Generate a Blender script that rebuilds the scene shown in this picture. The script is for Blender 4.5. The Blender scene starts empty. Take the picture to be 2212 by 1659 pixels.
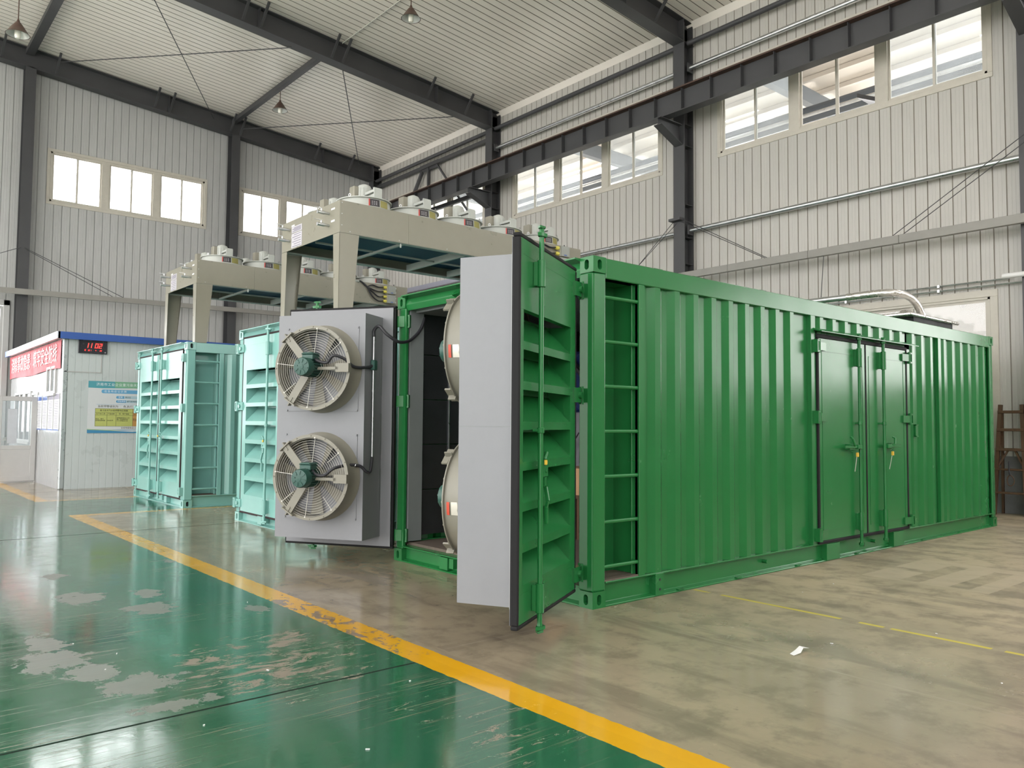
import bpy, math, random
from mathutils import Matrix, Vector
random.seed(7)
SC = bpy.context.scene
COL = SC.collection
PI = math.pi

# ------------------------------------------------------------------ camera
cam_d = bpy.data.cameras.new('camera'); cam = bpy.data.objects.new('camera', cam_d); COL.objects.link(cam)
cam_d.sensor_fit = 'HORIZONTAL'; cam_d.sensor_width = 36.0; cam_d.lens = 36.0*1716.54/2212.0
cam_d.clip_start = 0.05; cam_d.clip_end = 400
def _cam():
    yaw, pit, rol = 0.8689, 0.0508, 0.0075
    f = Vector((math.cos(yaw)*math.cos(pit), math.sin(yaw)*math.cos(pit), math.sin(pit)))
    r = Vector((math.sin(yaw), -math.cos(yaw), 0)); u = r.cross(f)
    c, s = math.cos(rol), math.sin(rol)
    r2 = c*r + s*u; u2 = -s*r + c*u
    m = Matrix(((r2.x, u2.x, -f.x, -4.7168), (r2.y, u2.y, -f.y, -4.5473), (r2.z, u2.z, -f.z, 1.4948), (0, 0, 0, 1)))
    cam.matrix_world = m
_cam(); SC.camera = cam

# ------------------------------------------------------------------ world, light, exposure
W = bpy.data.worlds.new('overcast_sky'); SC.world = W; W.use_nodes = True
bg = W.node_tree.nodes['Background']; bg.inputs[0].default_value = (1.0, 0.985, 0.965, 1); bg.inputs[1].default_value = 6.5
SC.view_settings.view_transform = 'Standard'; SC.view_settings.look = 'None'
SC.view_settings.gamma = 1.0; SC.view_settings.use_curve_mapping = False
SC.view_settings.exposure = 0.1
SC.cycles.max_bounces = 10; SC.cycles.diffuse_bounces = 6; SC.cycles.glossy_bounces = 4; SC.cycles.transparent_max_bounces = 12
SC.cycles.use_denoising = True
SC.cycles.sample_clamp_indirect = 8.0

# ------------------------------------------------------------------ mesh builder
class MB:
    def __init__(s, M=None): s.v = []; s.f = []; s.M = M
    def add(s, vs, fs):
        o = len(s.v); s.v += [tuple(p) for p in vs]; s.f += [tuple(i+o for i in f) for f in fs]; return s
    def box(s, x0, y0, z0, x1, y1, z1):
        if x1 < x0: x0, x1 = x1, x0
        if y1 < y0: y0, y1 = y1, y0
        if z1 < z0: z0, z1 = z1, z0
        return s.add([(x0,y0,z0),(x1,y0,z0),(x1,y1,z0),(x0,y1,z0),(x0,y0,z1),(x1,y0,z1),(x1,y1,z1),(x0,y1,z1)],
                     [(3,2,1,0),(4,5,6,7),(0,1,5,4),(1,2,6,5),(2,3,7,6),(3,0,4,7)])
    def bar(s, p0, p1, w, h, up=(0,0,1)):
        p0, p1 = Vector(p0), Vector(p1); d = (p1-p0).normalized(); u = Vector(up)
        if abs(d.dot(u)) > .98: u = Vector((1,0,0))
        a = d.cross(u).normalized()*w/2; b = a.cross(d).normalized()*h/2
        vs = [p+sa*a+sb*b for p in (p0,p1) for sa, sb in ((-1,-1),(1,-1),(1,1),(-1,1))]
        return s.add(vs, [(0,1,2,3),(7,6,5,4),(0,4,5,1),(1,5,6,2),(2,6,7,3),(3,7,4,0)])
    def prism(s, poly, axis, a0, a1):
        # poly in the plane of the two remaining axes (x: (y,z); y: (x,z); z: (x,y))
        n = len(poly)
        def P(p, a): return {'x': (a,p[0],p[1]), 'y': (p[0],a,p[1]), 'z': (p[0],p[1],a)}[axis]
        vs = [P(p,a0) for p in poly] + [P(p,a1) for p in poly]
        fs = [tuple(range(n)), tuple(range(2*n-1, n-1, -1))] + [(i, i+n, (i+1)%n+n, (i+1)%n) for i in range(n)]
        return s.add(vs, fs)
    def strip(s, poly, axis, a0, a1):
        # open polyline swept along an axis (a sheet)
        n = len(poly)
        def P(p, a): return {'x': (a,p[0],p[1]), 'y': (p[0],a,p[1]), 'z': (p[0],p[1],a)}[axis]
        return s.add([P(p,a0) for p in poly]+[P(p,a1) for p in poly], [(i,i+1,i+1+n,i+n) for i in range(n-1)])
    def lathe(s, prof, o=(0,0,0), d=(0,0,1), n=24, a0=0, a1=2*PI, closed=False):
        # prof: (radius, distance along d)
        o, d = Vector(o), Vector(d).normalized()
        t = Vector((0,0,1)) if abs(d.z) < .9 else Vector((1,0,0))
        e1 = t.cross(d).normalized(); e2 = d.cross(e1)
        full = abs(a1-a0-2*PI) < 1e-6; m = n if full else n+1
        base = len(s.v); k = len(prof)
        for i in range(m):
            a = a0+(a1-a0)*i/n; e = math.cos(a)*e1+math.sin(a)*e2
            for r, h in prof: s.v.append(tuple(o+e*r+d*h))
        kk = k if closed else k-1
        for i in range(n):
            j = (i+1) % m
            for q in range(kk):
                q2 = (q+1) % k
                s.f.append((base+i*k+q, base+j*k+q, base+j*k+q2, base+i*k+q2))
        return s
    def cyl(s, p0, p1, r0, r1=None, n=12, caps=True):
        r1 = r0 if r1 is None else r1
        p0, p1 = Vector(p0), Vector(p1); L = (p1-p0).length
        prof = [(r0,0),(r1,L)]
        if caps: prof = [(0,0)]+prof+[(0,L)]
        return s.lathe(prof, p0, p1-p0, n)
    def tube(s, pts, r, n=8, caps=True):
        pts = [Vector(p) for p in pts]; b = len(s.v); m = len(pts)
        up = None
        for i, p in enumerate(pts):
            d = (pts[min(i+1,m-1)]-pts[max(i-1,0)]).normalized()
            if up is None:
                up = Vector((0,0,1)) if abs(d.z) < .9 else Vector((1,0,0))
            a = d.cross(up)
            if a.length < 1e-4: a = d.cross(Vector((1,.3,0)))
            a.normalize(); c = a.cross(d).normalized(); up = c
            for k in range(n):
                t = 2*PI*k/n; s.v.append(tuple(p+a*math.cos(t)*r+c*math.sin(t)*r))
        for i in range(m-1):
            for k in range(n):
                k2 = (k+1)%n
                s.f.append((b+i*n+k, b+i*n+k2, b+(i+1)*n+k2, b+(i+1)*n+k))
        if caps:
            s.f.append(tuple(b+k for k in range(n-1,-1,-1))); s.f.append(tuple(b+(m-1)*n+k for k in range(n)))
        return s
    def oval_plate(s, o, ex, ey, w, h, ow, oh, depth, n=24):
        s.dark = getattr(s, 'dark', [])
        # rectangle w x h with an oval hole and inner walls going -normal
        o, ex, ey = Vector(o), Vector(ex), Vector(ey); nrm = ex.cross(ey)
        b = len(s.v); R = []; O = []; I = []
        for i in range(n):
            a = 2*PI*(i+.5)/n; c, si = math.cos(a), math.sin(a)
            k = 1/max(abs(c)/(w/2), abs(si)/(h/2)); R.append((c*k, si*k))
            r = ow/2; L = oh/2-r
            O.append((c*r, si*r+(L if si > 0 else -L)))
        for (x,y) in R: s.v.append(tuple(o+ex*x+ey*y))
        for (x,y) in O: s.v.append(tuple(o+ex*x+ey*y))
        for (x,y) in O: s.v.append(tuple(o+ex*x+ey*y-nrm*depth))
        for i in range(n):
            j = (i+1)%n
            s.f.append((b+i, b+j, b+n+j, b+n+i)); s.f.append((b+n+i, b+n+j, b+2*n+j, b+2*n+i))
        s.dark.append(len(s.f)); s.f.append(tuple(b+2*n+i for i in range(n)))
        # corner fill
        for sx in (-1,1):
            for sy in (-1,1):
                best = sorted(range(n), key=lambda q: (R[q][0]-sx*w/2)**2+(R[q][1]-sy*h/2)**2)[:2]
                s.v.append(tuple(o+ex*sx*w/2+ey*sy*h/2)); s.f.append((b+best[0], b+best[1], len(s.v)-1))
        return s
    def build(s, name, mat, parent=None, smooth=False, bevel=0, loc=None, rot=None, seg=1):
        me = bpy.data.meshes.new(name)
        v, f = s.v, s.f
        if s.M is not None:
            v = [tuple(s.M @ Vector(p)) for p in v]
            if s.M.determinant() < 0: f = [tuple(reversed(q)) for q in f]
        me.from_pydata(v, [], f); me.update()
        if mat: me.materials.append(mat)
        if smooth:
            me.polygons.foreach_set('use_smooth', [True]*len(me.polygons))
            try: me.set_sharp_from_angle(angle=math.radians(38))
            except Exception: pass
        o = bpy.data.objects.new(name, me); COL.objects.link(o)
        if parent: o.parent = parent
        if loc: o.location = loc
        if rot: o.rotation_euler = rot
        if bevel:
            b = o.modifiers.new('soft_edge', 'BEVEL'); b.width = bevel; b.segments = seg; b.limit_method = 'ANGLE'; b.angle_limit = math.radians(40)
        return o

def share(name, src, parent=None, loc=(0,0,0), rot=(0,0,0), scale=(1,1,1)):
    o = bpy.data.objects.new(name, src.data); COL.objects.link(o)
    if parent: o.parent = parent
    o.location = loc; o.rotation_euler = rot; o.scale = scale
    return o
def tag(o, label=None, cat=None, group=None, kind=None):
    if label: o['label'] = label
    if cat: o['category'] = cat
    if group: o['group'] = group
    if kind: o['kind'] = kind
    return o
def thing(name, label, cat, loc=(0,0,0), rz=0, group=None, kind=None):
    o = bpy.data.objects.new(name, None); COL.objects.link(o); o.location = loc; o.rotation_euler = (0,0,rz)
    o.empty_display_size = .1
    return tag(o, label, cat, group, kind)
def dup(root, loc, label, group=None):
    r = root.copy(); COL.objects.link(r); r.location = loc; r['label'] = label
    if group: r['group'] = group
    for ch in list(root.children):
        c = ch.copy(); COL.objects.link(c); c.parent = r
        for g in list(ch.children):
            d = g.copy(); COL.objects.link(d); d.parent = c
    return r
def lettering(name, body, size, mat, parent, M, align='LEFT', sx=1.0, depth=0.0, spacing=1.0):
    cu = bpy.data.curves.new(name, 'FONT'); cu.body = body; cu.size = size; cu.align_x = align; cu.align_y = 'CENTER'
    cu.resolution_u = 2; cu.extrude = depth; cu.space_character = spacing
    t = bpy.data.objects.new('tmp_text', cu); COL.objects.link(t)
    dg = bpy.context.evaluated_depsgraph_get(); me = bpy.data.meshes.new_from_object(t.evaluated_get(dg))
    bpy.data.objects.remove(t); bpy.data.curves.remove(cu)
    me.transform(M @ Matrix.Diagonal((sx,1,1,1))); me.name = name
    me.materials.clear(); me.materials.append(mat)
    o = bpy.data.objects.new(name, me); COL.objects.link(o)
    if parent: o.parent = parent
    return o

# ------------------------------------------------------------------ materials
def srgb(r, g, b):
    def c(v): v /= 255.0; return v/12.92 if v <= .04045 else ((v+.055)/1.055)**2.4
    return (c(r), c(g), c(b), 1)
def mat(name, col, rough=.5, metal=0.0, var=.06, scale=6.0, bump=0.0, bscale=40.0, dirt=0.0, rvar=.06, coat=0.0, spec=.5, dirtcol=(.05,.045,.035,1), stretch=None):
    m = bpy.data.materials.new(name); m.use_nodes = True; nt = m.node_tree; N = nt.nodes; L = nt.links
    p = N['Principled BSDF']; p.inputs['Roughness'].default_value = rough; p.inputs['Metallic'].default_value = metal
    p.inputs['Base Color'].default_value = col
    p.inputs['Specular IOR Level'].default_value = spec
    if coat: p.inputs['Coat Weight'].default_value = coat; p.inputs['Coat Roughness'].default_value = .12
    tc = N.new('ShaderNodeTexCoord'); vec = tc.outputs['Object']
    if stretch:
        mp = N.new('ShaderNodeMapping'); mp.inputs['Scale'].default_value = stretch; L.new(vec, mp.inputs['Vector']); vec = mp.outputs[0]
    no = N.new('ShaderNodeTexNoise'); no.inputs['Scale'].default_value = scale; no.inputs['Detail'].default_value = 5; no.inputs['Roughness'].default_value = .6
    L.new(vec, no.inputs['Vector'])
    mr = N.new('ShaderNodeMapRange'); mr.inputs[1].default_value = .25; mr.inputs[2].default_value = .75; mr.inputs[3].default_value = 1-var; mr.inputs[4].default_value = 1+var
    L.new(no.outputs['Fac'], mr.inputs[0])
    mx = N.new('ShaderNodeMix'); mx.data_type = 'RGBA'; mx.blend_type = 'MULTIPLY'; mx.inputs[0].default_value = 1
    mx.inputs[6].default_value = col; L.new(mr.outputs[0], mx.inputs[7]); out = mx.outputs[2]
    if dirt:
        n2 = N.new('ShaderNodeTexNoise'); n2.inputs['Scale'].default_value = scale*.35; n2.inputs['Detail'].default_value = 8; n2.inputs['Roughness'].default_value = .7
        L.new(vec, n2.inputs['Vector'])
        r2 = N.new('ShaderNodeMapRange'); r2.inputs[1].default_value = .5; r2.inputs[2].default_value = .75; r2.inputs[4].default_value = dirt; L.new(n2.outputs['Fac'], r2.inputs[0])
        m2 = N.new('ShaderNodeMix'); m2.data_type = 'RGBA'; m2.inputs[7].default_value = dirtcol; L.new(r2.outputs[0], m2.inputs[0]); L.new(out, m2.inputs[6]); out = m2.outputs[2]
    L.new(out, p.inputs['Base Color'])
    rr = N.new('ShaderNodeMapRange'); rr.inputs[1].default_value = .3; rr.inputs[2].default_value = .7; rr.inputs[3].default_value = max(.02, rough-rvar); rr.inputs[4].default_value = rough+rvar
    L.new(no.outputs['Fac'], rr.inputs[0]); L.new(rr.outputs[0], p.inputs['Roughness'])
    if bump:
        nb = N.new('ShaderNodeTexNoise'); nb.inputs['Scale'].default_value = bscale; nb.inputs['Detail'].default_value = 3; L.new(tc.outputs['Object'], nb.inputs['Vector'])
        bp = N.new('ShaderNodeBump'); bp.inputs['Strength'].default_value = bump; bp.inputs['Distance'].default_value = .01; L.new(nb.outputs['Fac'], bp.inputs['Height']); L.new(bp.outputs[0], p.inputs['Normal'])
    return m
def glass(name, tint, haze=.15, refl=.1):
    m = bpy.data.materials.new(name); m.use_nodes = True; nt = m.node_tree; N = nt.nodes; L = nt.links
    for n in list(N):
        if n.type != 'OUTPUT_MATERIAL': N.remove(n)
    out = [n for n in N if n.type == 'OUTPUT_MATERIAL'][0]
    t = N.new('ShaderNodeBsdfTransparent'); t.inputs[0].default_value = tint
    d = N.new('ShaderNodeBsdfTranslucent'); d.inputs[0].default_value = (.85,.88,.9,1)
    g = N.new('ShaderNodeBsdfGlossy'); g.inputs['Roughness'].default_value = .03
    no = N.new('ShaderNodeTexNoise'); no.inputs['Scale'].default_value = 2.2
    mr = N.new('ShaderNodeMapRange'); mr.inputs[3].default_value = haze*.6; mr.inputs[4].default_value = haze*1.4; L.new(no.outputs['Fac'], mr.inputs[0])
    a = N.new('ShaderNodeMixShader'); L.new(mr.outputs[0], a.inputs[0]); L.new(t.outputs[0], a.inputs[1]); L.new(d.outputs[0], a.inputs[2])
    fr = N.new('ShaderNodeFresnel'); fr.inputs[0].default_value = 1.45
    ge = N.new('ShaderNodeNewGeometry'); fb = N.new('ShaderNodeMath'); fb.operation = 'SUBTRACT'; fb.use_clamp = True
    L.new(fr.outputs[0], fb.inputs[0]); L.new(ge.outputs['Backfacing'], fb.inputs[1])      # reflect at the outer face only
    b = N.new('ShaderNodeMixShader'); L.new(fb.outputs[0], b.inputs[0]); L.new(a.outputs[0], b.inputs[1]); L.new(g.outputs[0], b.inputs[2])
    L.new(b.outputs[0], out.inputs[0]); return m
def glow(name, col, s):
    m = bpy.data.materials.new(name); m.use_nodes = True; p = m.node_tree.nodes['Principled BSDF']
    p.inputs['Base Color'].default_value = col; p.inputs['Emission Color'].default_value = col; p.inputs['Emission Strength'].default_value = s; return m

GREEN = mat('green_gloss_paint', (.014,.138,.036,1), .24, var=.05, scale=2.2, rvar=.04, spec=.36)
GREEN_MATT = mat('green_paint_primer', (.03,.17,.055,1), .42, var=.1, scale=5)
TEAL = mat('teal_gloss_paint', (.18,.385,.35,1), .22, var=.05, scale=2.0, rvar=.05)
RUBBER = mat('black_rubber_seal', (.012,.012,.013,1), .7, var=.2, spec=.2)
RUBBER_BROWN = mat('dusty_rubber_seal', (.035,.026,.028,1), .7, var=.2, spec=.2)
GREY = mat('grey_sheet_metal', (.19,.195,.21,1), .45, var=.05, scale=3, dirt=.12, dirtcol=(.17,.18,.19,1))
GREY2 = mat('grey_lining_sheet', (.16,.175,.175,1), .4, var=.06)
LINING = mat('perforated_steel_lining', (.06,.063,.068,1), .32, metal=.75, var=.15, scale=3, bump=.25, bscale=220)
STEEL = mat('galvanised_steel', (.55,.56,.57,1), .32, metal=.9, var=.12, scale=9)
BEIGE = mat('beige_enamel', (.235,.222,.175,1), .32, var=.05, scale=3, dirt=.08, dirtcol=(.3,.28,.2,1))
FANBEIGE = mat('grey_beige_fan_enamel', (.20,.19,.155,1), .42, var=.05, scale=6, dirt=.1, dirtcol=(.2,.17,.12,1))
WHITEMETAL = mat('pale_grey_enamel', (.40,.415,.39,1), .4, var=.05)
MOTORGREEN = mat('dark_green_motor_enamel', (.018,.07,.055,1), .42, var=.1, scale=12)
WIRE = mat('pale_wire_enamel', (.5,.49,.45,1), .4, var=.05)
BLACK = mat('black_cable_sheath', (.02,.02,.025,1), .5, var=.2, scale=20)
DARKHOLE = mat('dark_recess_metal', (.012,.014,.016,1), .7)  # dark metal, also used as painted shade in holes and fan openings
COIL = mat('blue_coated_coil_fins', (.012,.05,.10,1), .5, var=.25, scale=14, stretch=(1,12,1))
STEELDARK = mat('charcoal_structural_steel', (.050,.050,.054,1), .5, var=.12, scale=1.6, dirt=.15, dirtcol=(.09,.085,.08,1))
RUST = mat('rusty_crane_rail', (.075,.042,.032,1), .7, var=.3, scale=8)
PANEL = mat('off_white_cladding', (.45,.435,.405,1), .42, var=.05, scale=1.1, dirt=.14, dirtcol=(.36,.33,.29,1), stretch=(1,1,.35))
PANELFAR = mat('sooty_white_cladding', (.43,.43,.425,1), .45, var=.08, scale=1.0, dirt=.5, dirtcol=(.22,.215,.21,1), stretch=(1,1,.4))
CEIL = mat('off_white_roof_liner', (.82,.765,.70,1), .36, var=.04, scale=.8, dirt=.06, dirtcol=(.4,.37,.32,1), stretch=(.3,1,1))
GROOVE = mat('grey_panel_seam', (.30,.275,.24,1), .6)  # groove colours darker than their panels, to paint the shade in the grooves
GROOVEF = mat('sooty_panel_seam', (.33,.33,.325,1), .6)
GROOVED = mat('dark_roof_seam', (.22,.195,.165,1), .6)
PLINTH = mat('grey_rendered_plinth', (.15,.155,.155,1), .7, var=.15, scale=3, dirt=.4)
FRAMEALU = mat('aged_white_window_frame', (.50,.47,.41,1), .4, var=.06, dirt=.15, dirtcol=(.3,.25,.2,1))
FRAMEPVC = mat('white_plastic_frame', (.44,.435,.43,1), .35, var=.03)
GLASS = glass('window_glass', (.93,.96,.97,1), .12)
GLASSDUSTY = glass('dusty_window_glass', (.97,.98,1,1), .25)
OFFICE = mat('grey_white_cabin_panel', (.50,.54,.545,1), .3, var=.03, scale=2)
OFFICEPOST = mat('aluminium_corner_post', (.42,.45,.46,1), .3, metal=.3, var=.05)
BLUE = mat('blue_roof_flashing', (.035,.10,.36,1), .35, var=.06)
RED = mat('red_banner_cloth', (.52,.045,.065,1), .55, var=.08, scale=2.5, bump=.2, bscale=9)
WHITE = mat('white_print', (.66,.66,.66,1), .5, var=.02)
WOOD = mat('weathered_ladder_timber', (.08,.042,.02,1), .65, var=.3, scale=9, stretch=(3,3,.5), dirt=.3)
PLYWOOD = mat('worn_container_plywood', (.11,.085,.068,1), .7, var=.2, scale=6, dirt=.25, stretch=(1,4,1))
CARD = mat('brown_cardboard', (.42,.25,.13,1), .7, var=.06)
NAVY = mat('navy_machine_enamel', (.012,.025,.09,1), .3, var=.1)
YELLOW = mat('yellow_plastic', (.62,.55,.10,1), .4, var=.08)
BRASS = mat('yellow_brass', (.75,.48,.06,1), .35, metal=.3, var=.1)
SHADE = mat('brown_lamp_enamel', (.10,.06,.045,1), .4, var=.1)
SHADEIN = mat('lamp_reflector_inside', (.6,.6,.58,1), .35, metal=.2, var=.04)
FOIL = mat('crumpled_foil_wrap', (.62,.60,.57,1), .28, metal=.85, var=.1, bump=.8, bscale=14)
# ------------------------------------------------------------------ floor
class G:   # tiny expression graph for one node tree
    def __init__(s, nt): s.nt = nt; s.N = nt.nodes; s.L = nt.links
    def put(s, sock, v):
        if hasattr(v, 'is_linked') or hasattr(v, 'links'): s.L.new(v, sock)
        else: sock.default_value = v
    def m(s, op, a, b=0.0, c=None):
        n = s.N.new('ShaderNodeMath'); n.operation = op; s.put(n.inputs[0], a); s.put(n.inputs[1], b)
        if c is not None: s.put(n.inputs[2], c)
        return n.outputs[0]
    def gt(s, a, b): return s.m('GREATER_THAN', a, b)
    def lt(s, a, b): return s.m('LESS_THAN', a, b)
    def mul(s, *a):
        r = a[0]
        for x in a[1:]: r = s.m('MULTIPLY', r, x)
        return r
    def mx(s, *a):
        r = a[0]
        for x in a[1:]: r = s.m('MAXIMUM', r, x)
        return r
    def inv(s, a): return s.m('SUBTRACT', 1.0, a)
    def step(s, v, lo, hi, o0=0.0, o1=1.0):
        n = s.N.new('ShaderNodeMapRange'); n.interpolation_type = 'SMOOTHSTEP'; s.put(n.inputs[0], v); n.inputs[1].default_value = lo; n.inputs[2].default_value = hi
        n.inputs[3].default_value = o0; n.inputs[4].default_value = o1; return n.outputs[0]
    def noise(s, vec, scale, detail=4, rough=.55, dist=0.0):
        n = s.N.new('ShaderNodeTexNoise'); s.L.new(vec, n.inputs['Vector']); n.inputs['Scale'].default_value = scale
        n.inputs['Detail'].default_value = detail; n.inputs['Roughness'].default_value = rough; n.inputs['Distortion'].default_value = dist; return n.outputs['Fac']
    def mapv(s, vec, rz=0, sc=(1,1,1), loc=(0,0,0)):
        n = s.N.new('ShaderNodeMapping'); s.L.new(vec, n.inputs['Vector']); n.inputs['Rotation'].default_value = (0,0,rz); n.inputs['Scale'].default_value = sc; n.inputs['Location'].default_value = loc; return n.outputs[0]
    def mix(s, f, a, b):
        n = s.N.new('ShaderNodeMix'); n.data_type = 'RGBA'; s.put(n.inputs[0], f)
        for k, v in ((6, a), (7, b)): s.put(n.inputs[k], v)
        return n.outputs[2]
def floor_material():
    m = bpy.data.materials.new('painted_concrete_floor'); m.use_nodes = True; nt = m.node_tree; g = G(nt); p = nt.nodes['Principled BSDF']
    tc = nt.nodes.new('ShaderNodeTexCoord'); V = tc.outputs['Object']
    sp = nt.nodes.new('ShaderNodeSeparateXYZ'); nt.links.new(V, sp.inputs[0]); wob = g.m('MULTIPLY', g.m('SUBTRACT', g.noise(V, 9), .5), .03)
    X = g.m('ADD', sp.outputs[0], wob); Y = g.m('ADD', sp.outputs[1], wob)
    n1 = g.noise(V, .55, 6, .6); n2 = g.noise(V, 3.2, 8, .65); n3 = g.noise(V, 22, 4, .6); nsm = g.noise(g.mapv(V, .5, (1.2, .25, 1)), 2.2, 6, .6)
    # concrete
    con = g.mix(g.step(n1, .35, .65), (.28,.232,.16,1), (.39,.32,.22,1))
    con = g.mix(g.m('MULTIPLY', g.step(n2, .46, .66), .7), con, (.17,.145,.10,1))
    con = g.mix(g.m('MULTIPLY', g.step(nsm, .5, .64), .6), con, (.14,.117,.085,1))
    con = g.mix(g.m('MULTIPLY', g.step(g.noise(V, 7.5, 6, .7), .62, .7), .4), con, (.09,.078,.06,1))
    con = g.mix(g.m('MULTIPLY', g.step(sp.outputs[0], -1.6, 2.5, 1, 0), .35), con, (.15,.125,.10,1))
    con = g.mix(g.m('MULTIPLY', g.step(n3, .6, .75), .2), con, (.42,.35,.24,1))
    # green epoxy
    grn = g.mix(g.step(n1, .3, .7), (.016,.085,.045,1), (.026,.115,.06,1))
    grn = g.mix(g.m('MULTIPLY', g.step(n2, .52, .75), .35), grn, (.045,.10,.065,1))
    def scratch(rz, sc, lo, hi): return g.step(g.noise(g.mapv(V, rz, sc), 3.0, 3, .5, .4), lo, hi)
    scr = g.mx(scratch(.35, (.35,16,1), .62, .67), scratch(-.5, (.4,14,1), .63, .68), scratch(1.1, (.5,20,1), .64, .69), scratch(-.9, (.6,30,1), .63, .67))
    scr = g.mul(scr, g.step(g.noise(V, .9, 3), .36, .58))
    ch = g.noise(g.mapv(V, .15, (1, 2.6, 1)), 3.4, 12, .8, .5)
    def disc(x, y, rx, ry):
        dx = g.m('DIVIDE', g.m('SUBTRACT', sp.outputs[0], x), rx); dy = g.m('DIVIDE', g.m('SUBTRACT', sp.outputs[1], y), ry)
        return g.m('SQRT', g.m('ADD', g.m('MULTIPLY', dx, dx), g.m('MULTIPLY', dy, dy)))
    zone = g.mx(g.step(disc(-2.55, .35, .9, 1.1), .3, 1.2, 1, 0), g.m('MULTIPLY', g.step(disc(-2.2, -1.6, .8, 1.2), .2, 1.2, 1, 0), .6))
    thr = g.m('SUBTRACT', .69, g.m('MULTIPLY', zone, .165))
    chip = g.gt(ch, thr)
    chip = g.mx(chip, g.mul(scr, .6))
    blob = None
    for (bx, by, rx, ry) in ((-3.08,4.2,.11,.2),(-3.1,3.0,.2,.3),(-2.6,2.85,.12,.25),(-2.75,2.25,.2,.26),(-3.6,1.6,.12,.3),(-3.65,1.15,.22,.3),(-3.5,.75,.2,.22),(-3.35,.35,.24,.22),(-2.1,1.7,.1,.16),(-1.95,4.4,.05,.15),(-3.3,-.15,.22,.1)):
        d = g.m('ADD', disc(bx,by,rx,ry), g.m('MULTIPLY', g.m('SUBTRACT', g.noise(V, 7, 8, .7), .5), 3.2)); b = g.lt(d, .85); blob = b if blob is None else g.mx(blob, b)
    grn = g.mix(chip, grn, (.20,.165,.125,1)); grn = g.mix(g.m('MULTIPLY', blob, .6), grn, (.21,.19,.18,1))
    # yellow line
    yel = g.mix(n2, (.52,.26,.008,1), (.62,.34,.015,1))
    wz = g.step(disc(-1.78, 1.0, 1.2, 1.9), .3, 1.2, 1, 0)
    worn = g.gt(g.noise(g.mapv(V, .3, (1.5,1,1)), 5.0, 10, .75, .8), g.m('SUBTRACT', .72, g.m('MULTIPLY', wz, .19)))
    yel = g.mix(g.m('MULTIPLY', worn, .9), yel, (.17,.135,.11,1))
    is_green = g.mx(g.lt(X, -1.78), g.mul(g.gt(Y, 9.55), g.lt(Y, 12.45)))
    l1 = g.mul(g.lt(g.m('ABSOLUTE', g.m('ADD', X, 1.785)), .112), g.mx(g.lt(Y, 9.7), g.gt(Y, 12.35)))
    l2 = g.mul(g.gt(X, -1.89), g.mx(g.lt(g.m('ABSOLUTE', g.m('SUBTRACT', Y, 9.58)), .10), g.lt(g.m('ABSOLUTE', g.m('SUBTRACT', Y, 12.45)), .09)))
    line = g.mx(l1, l2)
    col = g.mix(is_green, con, grn); col = g.mix(line, col, yel)
    # thin yellow dashes
    dash = g.lt(g.m('ABSOLUTE', g.m('SUBTRACT', sp.outputs[0], 1.31)), .023)
    ymask = None
    for a, b in ((-.19,-.02),(-1.415,-.31),(-1.75,-1.56),(-2.48,-1.80),(-3.4,-2.56)):
        q = g.mul(g.gt(sp.outputs[1], a), g.lt(sp.outputs[1], b)); ymask = q if ymask is None else g.mx(ymask, q)
    col = g.mix(g.mul(dash, ymask), col, (.52,.43,.06,1))
    # saw-cut joints
    jn = g.m('MULTIPLY', g.m('SUBTRACT', g.noise(V, 1.5), .5), .02)
    def jy(y0, w): return g.lt(g.m('ABSOLUTE', g.m('SUBTRACT', g.m('ADD', sp.outputs[1], jn), y0)), w)
    def jx(x0, w): return g.lt(g.m('ABSOLUTE', g.m('SUBTRACT', g.m('ADD', sp.outputs[0], jn), x0)), w)
    joint = g.mx(g.mul(jy(-.30, .011), g.lt(X, -1.9)), g.mul(jy(7.2, .012), g.lt(X, 0.0)), g.mul(jy(14.6,.01), g.lt(X,2)))
    col = g.mix(g.m('MULTIPLY', joint, .85), col, (.02,.02,.02,1))
    j2 = g.mx(g.mul(jy(-.17, .012), g.gt(X, -1.6)), g.mul(jx(-.01, .012), g.lt(Y, -.1)))
    col = g.mix(g.m('MULTIPLY', g.mul(j2, g.step(n2, .3, .55)), .55), col, (.30,.25,.19,1))
    drag = g.mul(g.lt(g.m('ABSOLUTE', g.m('ADD', sp.outputs[1], .17)), .07), g.gt(X,-1.6), g.lt(X,-.5))
    col = g.mix(g.m('MULTIPLY', g.mul(drag, g.step(nsm,.3,.7)), .45), col, (.055,.045,.042,1))
    # pale resurfaced patch with two darker bars
    pa = g.mul(g.gt(X, 3.25), g.lt(X, 4.75), g.lt(Y, -.62), g.gt(Y, -1.8))
    st = g.mx(g.mul(g.lt(g.m('ABSOLUTE', g.m('ADD', Y, 1.08)), .09), g.gt(X,3.3), g.lt(X, 4.55)), g.mul(g.lt(g.m('ABSOLUTE', g.m('ADD', Y, 1.52)), .09), g.gt(X,3.3), g.lt(X,4.5)), g.mul(g.lt(g.m('ABSOLUTE', g.m('SUBTRACT', X, 3.95)), .08), g.gt(Y,-1.1)))
    col = g.mix(g.m('MULTIPLY', g.mul(pa, g.inv(st), g.step(n2, .25, .55)), .7), col, (.43,.36,.26,1))
    nt.links.new(col, p.inputs['Base Color']); nt.links.new(g.mul(g.inv(joint), g.m('ADD', g.m('MULTIPLY', is_green, .45), g.step(sp.outputs[0], -1, 2.5, .65, .35))), p.inputs['Specular IOR Level'])
    rough_c = g.step(n2, .3, .7, .10, .2); rough_near = g.step(sp.outputs[0], -1, 2.5, 0, .32)
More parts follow.
